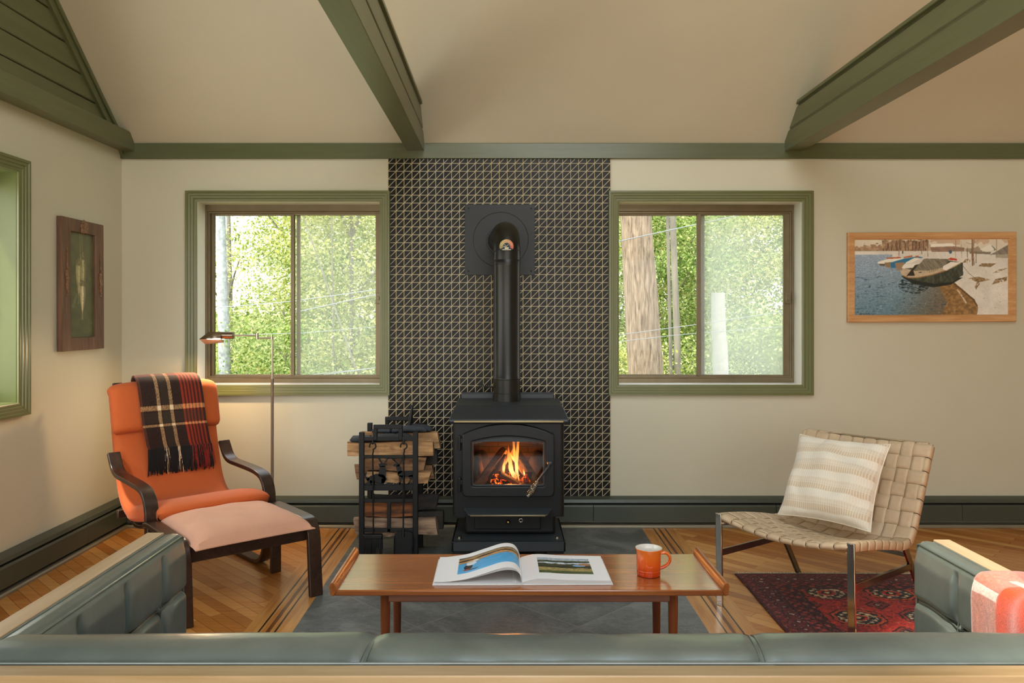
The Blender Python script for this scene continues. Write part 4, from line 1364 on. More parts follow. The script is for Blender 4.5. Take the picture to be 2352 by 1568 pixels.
for i in range(NW):
    x0 = -0.3025 + cw * i + 0.002
    x1 = x0 + cw - 0.004
    mb = MB()
    rows = []
    K = NF * 6
    for k in range(K + 1):
        s = TOT * k / K
        l = 0.0042 * math.cos(PI * (s / cf - 0.5)) * (1 if i % 2 == 0 else -1)
        l = max(-0.0032, min(0.0042, l * 1.6))
        rows.append([sling(x0 + (x1 - x0) * q / 4, s, l + 0.0012 * (1 - (q / 2 - 1) ** 2)) for q in range(5)])
    # fold under at the front edge and over the top bar
    for e_, sgn in ((rows[0], -1), (rows[-1], 1)):
        pass
    fr = [Vector((p.x, p.y - 0.006, p.z - 0.010)) for p in rows[0]]
    fr2 = [Vector((p.x, p.y + 0.002, p.z - 0.022)) for p in rows[0]]
    fr3 = [Vector((p.x, p.y + 0.03, p.z - 0.022)) for p in rows[0]]
    bk = [Vector((p.x, p.y + 0.012, p.z + 0.006)) for p in rows[-1]]
    bk2 = [Vector((p.x, p.y + 0.022, p.z - 0.006)) for p in rows[-1]]
    bk3 = [Vector((p.x, p.y + 0.012, p.z - 0.035)) for p in rows[-1]]
    rows = [fr3, fr2, fr] + rows + [bk, bk2, bk3]
    v = [p for r_ in rows for p in r_]
    f = [(a * 5 + b, a * 5 + b + 1, a * 5 + 6 + b, a * 5 + 5 + b) for a in range(len(rows) - 1) for b in range(4)]
    mb.add(v, f).build('lengthwise_strap', M_strap, wc, local=True, solid=0.003, off=0, sharp=0)
for j in range(NF):
    s0 = cf * j + 0.002
    s1 = s0 + cf - 0.004
    cols = []
    K = NW * 6
    for k in range(K + 1):
        x = -0.306 + 0.612 * k / K
        l = -0.0042 * math.cos(PI * ((x + 0.3025) / cw - 0.5)) * (1 if j % 2 == 0 else -1)
        if abs(x) > 0.3: l = 0.004
        l = max(-0.0032, min(0.0042, l * 1.6))
        cols.append([sling(x, s0 + (s1 - s0) * q / 4, l + 0.0012 * (1 - (q / 2 - 1) ** 2)) for q in range(5)])
    for sgn in (-1, 1):
        def wrap(dx, dn):
            out_ = []
            for q in range(5):
                out_.append(sling(sgn * dx, s0 + (s1 - s0) * q / 4, dn))
            return out_
        extra = [wrap(0.314, 0.004), wrap(0.3195, -0.002), wrap(0.3195, -0.030), wrap(0.313, -0.034), wrap(0.29, -0.034)]
        if sgn > 0: cols = cols + extra
        else: cols = extra[::-1] + cols
    v = [p for r_ in cols for p in r_]
    f = [(a * 5 + b, a * 5 + b + 1, a * 5 + 6 + b, a * 5 + 5 + b) for a in range(len(cols) - 1) for b in range(4)]
    MB().add(v, f).build('crosswise_strap', M_strap, wc, local=True, solid=0.003, off=0, sharp=0)
for s in (-1, 1):
    x = s * 0.3125
    MB().strip([Vector((x, p.y, p.z)) + Vector((0, -(sp[min(i + 1, NS - 1)] - sp[max(i - 1, 0)]).normalized().z, (sp[min(i + 1, NS - 1)] - sp[max(i - 1, 0)]).normalized().y)) * -0.016 for i, p in enumerate(sp)][::4] , 0.008, 0.028, (1, 0, 0)).build('side_rail', M_chrome, wc, local=True, bevel=0.0015)
    MB().beam((x, 0.006, 0.0), (x, -0.004, 0.4285), 0.031, 0.012, up=(0, 1, 0)).build('leg', M_chrome, wc, local=True, bevel=0.002)
    MB().beam((x, 0.70, 0.0), (x, 0.475, 0.335), 0.012, 0.032).build('leg', M_chrome2, wc, local=True, bevel=0.002)
    MB().beam((x, 0.004, 0.245), (x, 0.545, 0.225), 0.012, 0.030).build('stretcher', M_chrome2, wc, local=True, bevel=0.002)
MB().tube([sling(-0.312 + 0.624 * k / 20, 0.012, -0.012) for k in range(21)], 0.006, 8).build('front_bar', M_chrome, wc, local=True)
MB().beam((-0.318, 0.768, 0.738), (0.318, 0.768, 0.738), 0.012, 0.014).build('top_bar', M_chrome, wc, local=True, bevel=0.002)
MB().beam((-0.31, 0.50, 0.285), (0.31, 0.50, 0.285), 0.012, 0.02).build('cross_bar', M_chrome2, wc, local=True)

# striped pillow on the woven chair
g = G('striped_cotton')
u_, v_, w_ = g.xyz(g.coord('Object'))
rib = g.math('SINE', g.math('MULTIPLY', u_, 2 * PI / 0.0105))
bands = g.math('FRACT', g.math('ADD', g.math('MULTIPLY', v_, 10.9), 0.25))
bm_ = g.ramp(bands, [(0.0, (0, 0, 0, 1)), (0.32, (0, 0, 0, 1)), (0.37, (0.8, 0.8, 0.8, 1)), (0.62, (0.7, 0.7, 0.7, 1)), (0.64, (0.25, 0.25, 0.25, 1)), (0.67, (0.25, 0.25, 0.25, 1)), (0.69, (0.65, 0.65, 0.65, 1)), (0.74, (0.3, 0.3, 0.3, 1)), (0.90, (0.45, 0.45, 0.45, 1)), (0.98, (0, 0, 0, 1))])
rr_ = g.math('ADD', 0.62, g.math('MULTIPLY', rib, 0.38))
fac = g.math('MULTIPLY', bm_, rr_)
col = g.mix(fac, C('#ddd5c4'), C('#bb9c72'))
col = g.mix(g.math('MULTIPLY', g.math('SUBTRACT', 1.0, rr_), 0.25), col, C('#c9b795'))
M_pillow = g.done(g.bsdf(col, 0.9, 0.0, g.bump(rib, 0.2, 0.002), **{'Sheen Weight': 0.2}))
pl = thing('throw_pillow', 'cream throw pillow with beige stripes leaning on the woven chair', 'pillow', (1.1925, 3.389, 0), WA)
p0 = Vector((0.012, 0.345, 0.385)); p1 = Vector((-0.004, 0.575, 0.752))
up_ = (p1 - p0).normalized(); ex = Vector((1, 0.06, 0)).normalized(); ez = ex.cross(up_).normalized()
cen = (p0 + p1) / 2 + Vector((0, -0.015, 0.004))
rnd = random.Random(2)


def pil(u, v, sgn):
    x, y = u * 2 - 1, v * 2 - 1
    q = max(0.0, (1 - x * x)) ** 0.42 * max(0.0, (1 - y * y)) ** 0.42
    inx = 1 - 0.075 * (1 - y * y) * abs(x) ** 2
    iny = 1 - 0.075 * (1 - x * x) * abs(y) ** 2
    wr = 0.010 * math.sin(6 * x + 3 * y + 1) * math.sin(4 * y - 3 * x) + 0.007 * math.sin(11 * x * y + 5 * y)
    cr = -0.016 * math.exp(-((x - 0.75) ** 2 / 0.03 + (y + 0.45) ** 2 / 0.02)) - 0.012 * math.exp(-((x + 0.75 + 0.4 * y) ** 2 / 0.02 + (y + 0.3) ** 2 / 0.06)) - 0.012 * math.exp(-((x + 0.35) ** 2 / 0.01 + (y - 0.85) ** 2 / 0.03))
    t_ = sgn * (0.09 * q + (wr + cr) * min(1, q * 1.5))
    return Vector((x * 0.215 * inx, y * 0.212 * iny, t_))


rotm = Matrix((ex, up_, ez)).transposed().to_4x4()
rotm.translation = cen
mb = MB()
mb.grid(lambda u, v: pil(u, v, 1), 48, 48)
mb.grid(lambda u, v: pil(1 - u, v, -1), 48, 48)
po = mb.build('cover', M_pillow, pl, local=True, sharp=0)
po.matrix_local = rotm
e = [pil(k / 40, 0, 1) for k in range(40)] + [pil(1, k / 40, 1) for k in range(40)] + [pil(1 - k / 40, 1, 1) for k in range(40)] + [pil(0, 1 - k / 40, 1) for k in range(40)]
so = MB().tube(e, 0.003, 6, closed=True).build('seam', plain('cream_cotton', '#dcd2bc', 0.9), pl, local=True)
so.matrix_local = rotm
# ------------------------------------------------------------------ coffee table with book and mug
M_teak = wood('oiled_teak', '#84431b', '#ad6630', 0, 0.9, 0.2, bump=0.015, **{'Specular IOR Level': 0.8, 'Coat Weight': 0.7, 'Coat Roughness': 0.14})
M_teaky = wood('oiled_teak_rail', '#84431b', '#b06a36', 1, 0.9, 0.25, bump=0.02)
M_teakz = wood('oiled_teak_leg', '#653013', '#8a4822', 2, 0.9, 0.3, bump=0.02)
TX0, TX1, TY0, TY1, TZ = -0.580, 0.742, 2.604, 3.002, 0.43
tb = thing('coffee_table', 'long teak coffee table with raised end rails standing on the slate hearth', 'table', (0.08, 2.8, 0))
top = MB().box(TX0 + 0.012, TX1 - 0.012, TY0, TY1, TZ - 0.020, TZ).build('tabletop', M_teak, tb, bevel=0.004, seg=2)
for s, x in ((1, TX0), (-1, TX1)):
    sec = [(x + s * 0.012, TZ - 0.020), (x + s * 0.0, TZ - 0.016), (x - s * 0.004, TZ + 0.012), (x + s * 0.0, TZ + 0.024), (x + s * 0.010, TZ + 0.026), (x + s * 0.016, TZ + 0.018), (x + s * 0.022, TZ)]
    MB().prism(sec, 'y', TY0 - 0.003, TY1 + 0.003).build('end_rail', M_teaky, tb, bevel=0.002)
ax0, ax1 = -0.398, 0.563
MB().box(ax0, ax1, 2.645, 2.665, TZ - 0.055, TZ - 0.020).box(ax0, ax1, 2.935, 2.955, TZ - 0.055, TZ - 0.020).box(ax0 - 0.01, ax0 + 0.01, 2.65, 2.95, TZ - 0.055, TZ - 0.020).box(ax1 - 0.01, ax1 + 0.01, 2.65, 2.95, TZ - 0.055, TZ - 0.02).build('apron', M_teak, tb, bevel=0.003)
for x in (-0.405, 0.569):
    for y in (2.655, 2.945):
        MB().lathe([(0.011, 0.0), (0.0135, 0.12), (0.0165, 0.34), (0.0165, TZ - 0.021)], (x, y, 0), 24).build('leg', M_teakz, tb)

# open picture book
M_page = plain('book_paper', '#e6e5e4', 0.5)
M_cover = plain('book_board', '#d5d6d2', 0.5)
bk = thing('open_book', 'open picture book with a curling left page lying on the coffee table', 'book', (0.055, 2.79, TZ), math.radians(0.6))
BD = 0.272


def bx(x0, x1, y0, y1, z0, z1, nm, m, bev=0.001, **k):
    return MB().box(x0, x1, y0, y1, z0, z1).build(nm, m, bk, local=True, bevel=bev, **k)


bx(-0.302, -0.002, -BD / 2 - 0.004, BD / 2 + 0.004, 0.0, 0.003, 'cover', M_cover)
bx(0.002, 0.310, -BD / 2 - 0.004, BD / 2 + 0.004, 0.0, 0.003, 'cover', M_cover)
MB().tube([(0, -BD / 2 - 0.004, 0.004), (0, BD / 2 + 0.004, 0.004)], 0.004, 8).build('spine', M_cover, bk, local=True)
# right page block: top surface bulges near the gutter
def rz(x):
    return 0.006 + 0.012 * min(1, x / 0.05) ** 0.6 + 0.004 * math.exp(-((x - 0.07) / 0.05) ** 2) - 0.004 * max(0, (x - 0.1) / 0.2)


def block(zf, x0, x1, nm, m):
    n = 30
    xs_ = [x0 + (x1 - x0) * k / n for k in range(n + 1)]
    poly = [(x, 0.003) for x in (x0, x1)] + [(x, zf(abs(x)) - 0.0006) for x in reversed(xs_)]
    return MB().prism(poly, 'y', -BD / 2, BD / 2).build(nm, m, bk, local=True)


g = G('page_edges')
n_ = g.noise(g.coord('Object', scale=(2, 2, 1500)), 1.0, 2)
M_edge = g.done(g.bsdf(g.ramp(n_, [(0.35, C('#b9bab8')), (0.6, C('#e3e2df'))]), 0.6))
block(rz, 0.001, 0.303, 'page_block', M_edge)
lz = lambda x: 0.004 + 0.006 * min(1, x / 0.03) ** 0.6
block(lz, -0.296, -0.001, 'page_block', M_edge)


def page(name, cv_, fn, lab):
    cv_.mesh(fn).build(name, paint_mat('printed_' + name, 0.32, spec=0.6), bk, local=True, solid=0.0008, off=-1, sharp=0, label=lab)


# right page: marsh photograph
cv = Canvas(180, 130, '#eceaea')
U, V = cv.U, cv.V
pr = (U > 0.20) & (U < 0.83) & (V > 0.23) & (V < 0.86)
x, y = (U - 0.20) / 0.63, (V - 0.23) / 0.63
nn = fbm(x * 9, y * 22, 3)
base = np.where((y > 0.82)[..., None], rgb('#a7b4bf') * 1.0, rgb('#6b6a38'))
n3 = fbm(x * 30, y * 40, 11)[..., None]
base = base * (0.55 + 0.9 * n3)
for a, b, c in ((0.70, 0.80, '#2e3a24'), (0.62, 0.70, '#c3cdd6'), (0.46, 0.62, '#3a3f22'), (0.36, 0.47, '#20291b'), (0.15, 0.36, '#9a8a52'), (0.0, 0.16, '#47532c')):
    yy = y + (nn - 0.5) * 0.10
    m = ((yy > a) & (yy < b)).astype(float)[..., None]
    base = base * (1 - m) + (rgb(c) * (0.55 + 0.9 * n3)) * m
m = (((x - 0.78) / 0.12) ** 2 + ((y - 0.52) / 0.06) ** 2 < 1)[..., None]
base = np.where(m, rgb('#7fa3c9'), base)
m = (((x - 0.9) / 0.14) ** 2 + ((y - 0.60) / 0.07) ** 2 < 1)[..., None]
base = np.where(m, rgb('#a9744e') * (0.7 + 0.6 * n3), base)
cv.a = np.where(pr[..., None], base, cv.a)
page('right_page', cv, lambda u, v: (0.002 + 0.301 * u, -BD / 2 + BD * v, rz(0.002 + 0.301 * u) + 0.0004), 'printed photograph of a golden marsh')
# left page curls up: lake with a fisher
cv = Canvas(180, 130, '#eceaea')
U, V = cv.U, cv.V
pr = (U > 0.22) & (U < 0.985) & (V > 0.22) & (V < 0.84)
x, y = (U - 0.22) / 0.765, (V - 0.22) / 0.62
n1 = fbm(x * 12, y * 26, 21)
b = rgb('#3f96cc') * (0.85 + 0.25 * n1[..., None]) + (1 - y)[..., None] * 0.10
sh = 0.60 + 0.05 * np.sin(x * 4) + (n1 - 0.5) * 0.08
def band(lo, hi, c, k=0.6):
    global b
    m = ((y > lo) & (y < hi)).astype(float)[..., None]
    b = b * (1 - m) + rgb(c) * (k + 0.8 * fbm(x * 40, y * 60, 5)[..., None]) * m
band(sh, sh + 0.17, '#b98a55')
band(sh + 0.13, sh + 0.24, '#2b2118')
band(sh + 0.20, sh + 0.32, '#a07a4c')
band(sh + 0.30, 2.0, '#5c5a55')
for cx_, cy_, rx_, ry_, c in ((0.10, 0.34, 0.045, 0.16, '#181615'), (0.13, 0.52, 0.055, 0.10, '#d8dce0'), (0.12, 0.60, 0.04, 0.06, '#c8ccd2'), (0.17, 0.66, 0.03, 0.035, '#e6e6e2'), (0.09, 0.18, 0.04, 0.05, '#a0472c'), (0.15, 0.15, 0.05, 0.03, '#23201d'), (0.20, 0.58, 0.03, 0.02, '#b88a6a')):
    m = (((x - cx_) / rx_) ** 2 + ((y - cy_) / ry_) ** 2 < 1 + 0.5 * (n1 - 0.5))[..., None]
    b = np.where(m, rgb(c), b)
cv.a = np.where(pr[..., None], b, cv.a)
curl = spline([(-0.296, 0, 0.0115), (-0.255, 0, 0.0125), (-0.19, 0, 0.022), (-0.125, 0, 0.042), (-0.065, 0, 0.060), (-0.026, 0, 0.058), (-0.006, 0, 0.038), (-0.001, 0, 0.014)], 91)
mid_ = lambda u: curl[min(int(u * 90), 89)].lerp(curl[min(int(u * 90), 89) + 1], u * 90 - min(int(u * 90), 89))
page('left_page', cv, lambda u, v: (mid_(u).x, -BD / 2 + BD * v, mid_(u).z + 0.0008 + 0.004 * (v - 0.5) * math.sin(PI * u)), 'curling page printed with a blue lake and a person fishing')
mb = MB()
for k in (1, 2, 3):
    mb.grid(lambda u, v: (mid_(u).x + 0.001 * k, -BD / 2 + 0.001 * k + (BD - 0.002 * k) * v, max(0.0115, mid_(u).z * (1 - 0.055 * k)) - 0.0002), 60, 4)
mb.build('lifted_pages', M_page, bk, local=True, sharp=0, solid=0.0005)

# orange mug
g = G('orange_glaze')
z_ = g.xyz(g.coord())[2]
n_ = g.noise(g.coord(), 18, 3)
f_ = g.math('ADD', g.math('MULTIPLY', z_, 9.5), g.math('MULTIPLY', n_, 0.12))
M_glaze = g.done(g.bsdf(g.ramp(f_, [(0.08, C('#c53a0e')), (0.45, C('#e45a1a')), (0.95, C('#ee7d2c'))]), 0.12, 0.0, None, **{'Coat Weight': 0.4}))
M_cream = plain('cream_glaze', '#d8d2c6', 0.15)
mx, my = 0.5055, 2.757
mg = thing('mug', 'orange stoneware mug with a white inside at the right end of the coffee table', 'mug', (mx, my, TZ))
mb = MB()
outp = [(0.034, 0.0), (0.0395, 0.002), (0.0415, 0.008), (0.0405, 0.018), (0.0415, 0.020), (0.0405, 0.022), (0.0415, 0.0245), (0.042, 0.04), (0.0425, 0.07), (0.0435, 0.085), (0.0465, 0.0935), (0.0470, 0.0955), (0.0462, 0.0965)]
inn = [(0.0450, 0.0960), (0.0425, 0.090), (0.0395, 0.080), (0.0385, 0.04), (0.036, 0.012), (0.0, 0.008)]
mb.lathe([(0.0, 0.0)] + outp, n=48, caps=False)
body = mb.build('body', M_glaze, mg, local=True, sharp=50)
MB().lathe([outp[-1]] + inn, n=48, caps=False).build('interior', M_cream, mg, local=True, label='white glazed inside')
hp_ = spline([(0.040, 0, 0.076), (0.058, 0, 0.079), (0.073, 0, 0.066), (0.074, 0, 0.050), (0.062, 0, 0.034), (0.046, 0, 0.026), (0.040, 0, 0.024)], 24)
MB().tube(hp_, 0.0052, 12, flat=1.35).build('handle', M_glaze, mg, local=True)
# raised lettering round the foot
cu_ = bpy.data.curves.new('lettering', 'FONT')
cu_.body = 'LE CREUSET'
cu_.size = 0.0115
cu_.space_character = 1.25
cu_.align_x = 'CENTER'
cu_.extrude = 0.0006
to = bpy.data.objects.new('lettering_tmp', cu_)
COL.objects.link(to)
bpy.context.view_layer.update()
tm = to.to_mesh()
mb = MB()
vs = []
for q in tm.vertices:
    a = -PI / 2 + q.co.x / 0.041
    r = 0.0407 + q.co.z
    vs.append((r * math.cos(a), r * math.sin(a), 0.0065 + q.co.y * 1.0))
mb.add(vs, [tuple(p.vertices) for p in tm.polygons])
to.to_mesh_clear()
bpy.data.objects.remove(to); bpy.data.curves.remove(cu_)
mb.build('lettering', M_glaze, mg, local=True)

# ------------------------------------------------------------------ leather sofa, seen from behind
def leather_mat(name, c0, c1):
    g = G(name)
    co = g.coord()
    n = g.noise(co, 9, 4, 0.6)
    n2 = g.noise(co, 16, 3, 0.5)
    b2 = g.bump(n2, 0.2, 0.008)
    return g.done(g.bsdf(g.ramp(n, [(0.3, C(c0)), (0.7, C(c1))]), 0.3, 0.0, b2, **{'Specular IOR Level': 0.8, 'Coat Weight': 0.35, 'Coat Roughness': 0.2}))


M_leather = leather_mat('grey_green_leather', '#4f5751', '#5f665f')
M_pale = wood('pale_oak', '#93774f', '#ad9270', 0, 0.8, 0.35, bump=0.02)
M_paley = wood('pale_oak_arm', '#a88a66', '#c0a684', 1, 0.8, 0.35, bump=0.02)
SZ = 0.760
SX0, SX1, SY0 = -0.966, 1.164, 1.273
sofa = thing('sofa', 'grey green tufted leather sofa in a pale oak frame in the foreground', 'sofa', (0.1, 1.7, 0))
MB().box(SX0, SX1, SY0, SY0 + 0.040, 0.20, SZ - 0.004).build('back_panel', M_pale, sofa, bevel=0.002)
MB().box(SX0, SX0 + 0.045, SY0 + 0.042, 2.118, 0.20, SZ - 0.004).build('arm_panel', M_paley, sofa, bevel=0.002)
MB().box(SX1 - 0.043, SX1, SY0 + 0.042, 2.052, 0.20, SZ - 0.004).build('arm_panel', M_paley, sofa, bevel=0.002)
MB().box(SX0, SX1, SY0 + 0.042, 2.05, 0.20, 0.25).build('seat_deck', M_pale, sofa, bevel=0.003)
for x in (SX0 + 0.06, SX1 - 0.06):
    for y in (SY0 + 0.06, 1.99):
        MB().box(x - 0.03, x + 0.03, y - 0.03, y + 0.03, 0.0, 0.2).build('leg', M_pale, sofa, bevel=0.003)


def crease(d, w):
    return math.exp(-(d / w) ** 2)


# back bolster: rounded top
BX0, BX1 = SX0 + 0.047, SX1 - 0.045
seams = (-0.236, 0.442)


def backc(u, v):
    # v runs over the section from the bottom front, over the top, to the panel side
    prof_ = [(1.445, 0.42), (1.46, 0.56), (1.461, 0.70), (1.457, 0.736), (1.444, 0.757), (1.415, 0.767), (1.385, 0.769), (1.35, 0.767), (1.326, 0.760), (1.316, 0.752), (1.3145, 0.70), (1.3145, 0.42)]
    t_ = v * (len(prof_) - 1)
    k = min(int(t_), len(prof_) - 2)
    f = t_ - k
    y = prof_[k][0] + (prof_[k + 1][0] - prof_[k][0]) * f
    z = prof_[k][1] + (prof_[k + 1][1] - prof_[k][1]) * f
    ins = (y - 1.315) / 0.145
    a, b = BX0 + 0.05 * ins, BX1 - 0.05 * ins
    x = a + (b - a) * u
    d = 0.0
    for s in seams:
        d += 0.006 * crease(x - s - 0.10 * (y - 1.38), 0.012)
    d += 0.003 * crease((y - 1.326), 0.006) if z > 0.745 else 0
    puff = 0.005 * math.sin(x * 6.0 + 0.4) * math.sin(y * 30) + 0.0022 * math.sin(x * 31 + 6 * math.sin(x * 5)) * math.sin(y * 44 + x * 7)
    if z > 0.6: z += puff * 0.5 - d
    else:
        for xs_ in (-0.64, -0.44, -0.236, -0.01, 0.22, 0.442, 0.66, 0.88): y -= 0.02 * crease(x - xs_, 0.02)
        y -= 0.02 * crease(z - 0.597, 0.02)
    return (x, y, z)


mb = MB().grid(backc, 260, 40)
mb.build('back_cushion', M_leather, sofa, sharp=0)
mb = MB()
for s in seams:
    for o_ in (-0.0045, 0.0045):
        mb.tube([(s + o_ + 0.10 * (y - 1.38), y, z) for y, z in ((1.459, 0.728), (1.452, 0.743), (1.440, 0.7545), (1.415, 0.7625), (1.385, 0.7645), (1.35, 0.7625), (1.324, 0.755))], 0.0012, 6)
mb.tube([(BX0 + 0.003, 1.3165, 0.757), (BX1 - 0.003, 1.3165, 0.757)], 0.0024, 8)
mb.build('back_piping', M_leather, sofa)


def arm_cush(side, xo, xi, y0, y1, vs, name):
    """side=+1: faces +x (left arm); tufted inner face"""
    zs = 0.598

    def fn(u, v):
        # u along y, v across the section from the inner bottom up over the top to the panel
        y = y0 + (y1 - y0) * u
        w = abs(xi - xo)
        prof_ = [(w - 0.006, 0.42), (w, 0.44), (w + 0.002, 0.50), (w + 0.002, 0.56), (w + 0.002, 0.60), (w + 0.002, 0.64), (w + 0.002, 0.70), (w, 0.736), (w - 0.005, 0.748), (w - 0.014, 0.756), (w * 0.45, 0.757), (0.006, 0.754), (0.0, 0.745), (0.0, 0.68)]
        t_ = v * (len(prof_) - 1)
        k = min(int(t_), len(prof_) - 2); f = t_ - k
        q = prof_[k][0] + (prof_[k + 1][0] - prof_[k][0]) * f
        z = prof_[k][1] + (prof_[k + 1][1] - prof_[k][1]) * f
        # round the front end
        e = max(0.0, (y - (y1 - 0.02)) / 0.02)
        if v < 0.62:
            fade = max(0.0, min(1.0, (0.735 - z) / 0.03))
            d = 0.0
            for s in vs:
                bow = 0.012 * math.sin(PI * max(0, min(1, (z - zs) / 0.16)))
                d = max(d, crease(y - s + bow * 0.8, 0.0085))
            hb = 0.012 * abs(math.sin(PI * (y - vs[0]) / (vs[1] - vs[0])))
            d = max(d, crease(z - zs - hb * 0.8, 0.0085))
            bt = 0.0
            for s in vs: bt = max(bt, crease(math.hypot(y - s, z - zs), 0.03))
            q += fade * (-0.016 * d - 0.016 * bt + 0.006)
        q *= 1 - 0.35 * e * e
        z -= 0.006 * e * e if z > 0.7 else 0
        return (xo + side * q, y, z)
    mb = MB().grid(fn, 170, 90)
    # end cap
    n = 91
    end = [mb.v[j * 171 + 170] for j in range(91)]
    cx_ = sum(p[0] for p in end) / 91
    mb.add(end + [(cx_, y1 + 0.001, 0.60)], [(j, j + 1, 91) for j in range(90)] + [(90, 0, 91)])
    o = mb.build(name, M_leather, sofa, sharp=0)
    pm = MB()
    w = abs(xi - xo)
    pm.tube([(xo + side * (w - 0.004), y0 + 0.01, 0.7495), (xo + side * (w - 0.004), y1 - 0.02, 0.7495), (xo + side * (w - 0.008), y1 - 0.003, 0.743), (xo + side * (w - 0.008), y1 + 0.0, 0.70), (xo + side * (w - 0.008), y1 + 0.0, 0.44)], 0.0032, 8)
    pm.tube([(xo + side * 0.005, y0 + 0.01, 0.7545), (xo + side * 0.005, y1 - 0.02, 0.7545)], 0.002, 8)
    pm.build('piping', M_leather, o)
    wl = MB()
    zz = [0.43 + 0.30 * k / 24 for k in range(25)]
    for s in vs:
        wl.tube([(xo + side * (w - 0.0075 + (0.002 if z_ > 0.70 else 0)), s - 0.0096 * math.sin(PI * max(0, min(1, (z_ - zs) / 0.16))), z_) for z_ in zz], 0.0022, 6)
    ys = [y0 + 0.02 + (y1 - y0 - 0.03) * k / 60 for k in range(61)]
    wl.tube([(xo + side * (w - 0.0075), y_, zs + 0.8 * 0.012 * abs(math.sin(PI * (y_ - vs[0]) / (vs[1] - vs[0])))) for y_ in ys], 0.0022, 6)
    wl.build('seam_welt', M_leather, o)
    for s in vs:
        MB().ball((xo + side * (w - 0.016), s, zs), 0.009, 0.0125, 0.0125, 14, 8).build('button', M_leather, o)
    return o


arm_cush(1, SX0 + 0.047, -0.862, 1.40, 2.118, (1.591, 1.788, 1.980), 'arm_cushion')
arm_cush(-1, SX1 - 0.045, 1.070, 1.40, 2.050, (1.476, 1.670, 1.864), 'arm_cushion')
for k in range(3):
    a, b = -0.86 + 0.643 * k, -0.86 + 0.643 * (k + 1)
    MB().box(a + 0.003, b - 0.003, 1.455, 2.06, 0.25, 0.40).build('seat_cushion', M_leather, sofa, bevel=0.03, seg=4)

# wool throw over the right arm
cv = Canvas(110, 170, '#b06d58')
U, V = cv.U, cv.V
tw = vn((U * 110 + V * 170) * 0.7, (U * 110 - V * 170) * 0.25, 3)
cv.a *= (0.88 + 0.22 * tw)[..., None]
cv.put(((U > 0.30) & (V > 0.06)) * 1.0, '#c63f0e')
cv.put(((U > 0.66) & (U < 0.80)) * 0.8, '#e08a6c')
cv.put(((V > 0.60) & (V < 0.72)) * 0.75, '#a8584a')
cv.put(((V > 0.72) & (V < 0.80) & (U > 0.36)) * 0.8, '#b8603f')
cv.put((V > 0.86) * 0.85, '#5f86a0')
cv.put((((V > 0.30) & (V < 0.355)) & (U < 0.30)) * 0.9, '#cfc0b0')
cv.put((((V > 0.50) & (V < 0.56)) & (U > 0.18) & (U < 0.42)) * 0.8, '#e8b9a6')
cv.put((((V > 0.10) & (V < 0.16)) & (U > 0.40)) * 0.8, '#e8a48e')
cv.put((((V > 0.24) & (V < 0.27)) & (U > 0.60)) * 0.7, '#c2401a')
cv.a *= (0.9 + 0.2 * vn(U * 90, V * 140, 4))[..., None]
thr = thing('wool_throw', 'orange and pink woollen throw folded over the right arm of the sofa', 'blanket', (1.1, 1.7, 0.75))
pth = spline([(1.062, 0, 0.40), (1.058, 0, 0.52), (1.056, 0, 0.66), (1.056, 0, 0.725), (1.066, 0, 0.758), (1.090, 0, 0.767), (1.12, 0, 0.769), (1.155, 0, 0.767), (1.175, 0, 0.755), (1.180, 0, 0.70), (1.182, 0, 0.50)], 100)


def throw(u, v):
    i = min(int(v * 99), 98)
    p = pth[i].lerp(pth[i + 1], v * 99 - i)
    y = 1.758 - 0.30 * u + 0.012 * math.sin(v * 7)
    k = 0.005 * math.sin(u * 11 + v * 3) + 0.003 * math.sin(u * 23 + 1)
    e = max(0, 1 - u / 0.05)
    return (p.x - (0.005 + k * 0.6 - 0.006 * e * e) * (1 if v < 0.5 else -1), y, p.z + (k * 0.5 if 0.35 < v < 0.8 else 0))


cv.mesh(throw).build('cloth', paint_mat('brushed_wool', 0.95, 0.5, 400, 0.4, 0.2), thr, solid=0.012, off=-1, sharp=0)
# ------------------------------------------------------------------ red patterned rug
RX0_, RX1_, RY0_, RY1_ = 1.190, 2.48, 2.70, 4.062
cv = Canvas(270, 285, '#6b1a18')
X = RX0_ + (RX1_ - RX0_) * cv.U
Y = RY0_ + (RY1_ - RY0_) * cv.V
wx = (vn(X * 60, Y * 60, 1) - 0.5) * 0.012
dx_ = np.minimum(X - RX0_, RX1_ - X) + wx
dy_ = np.minimum(Y - RY0_, RY1_ - Y) + wx
d_ = np.minimum(dx_, dy_)
n1, n2, n3 = vn(X * 110, Y * 110, 2), fbm(X * 14, Y * 14, 3), vn(X * 45, Y * 70, 4)
al = np.where(dx_ < dy_, Y, X)
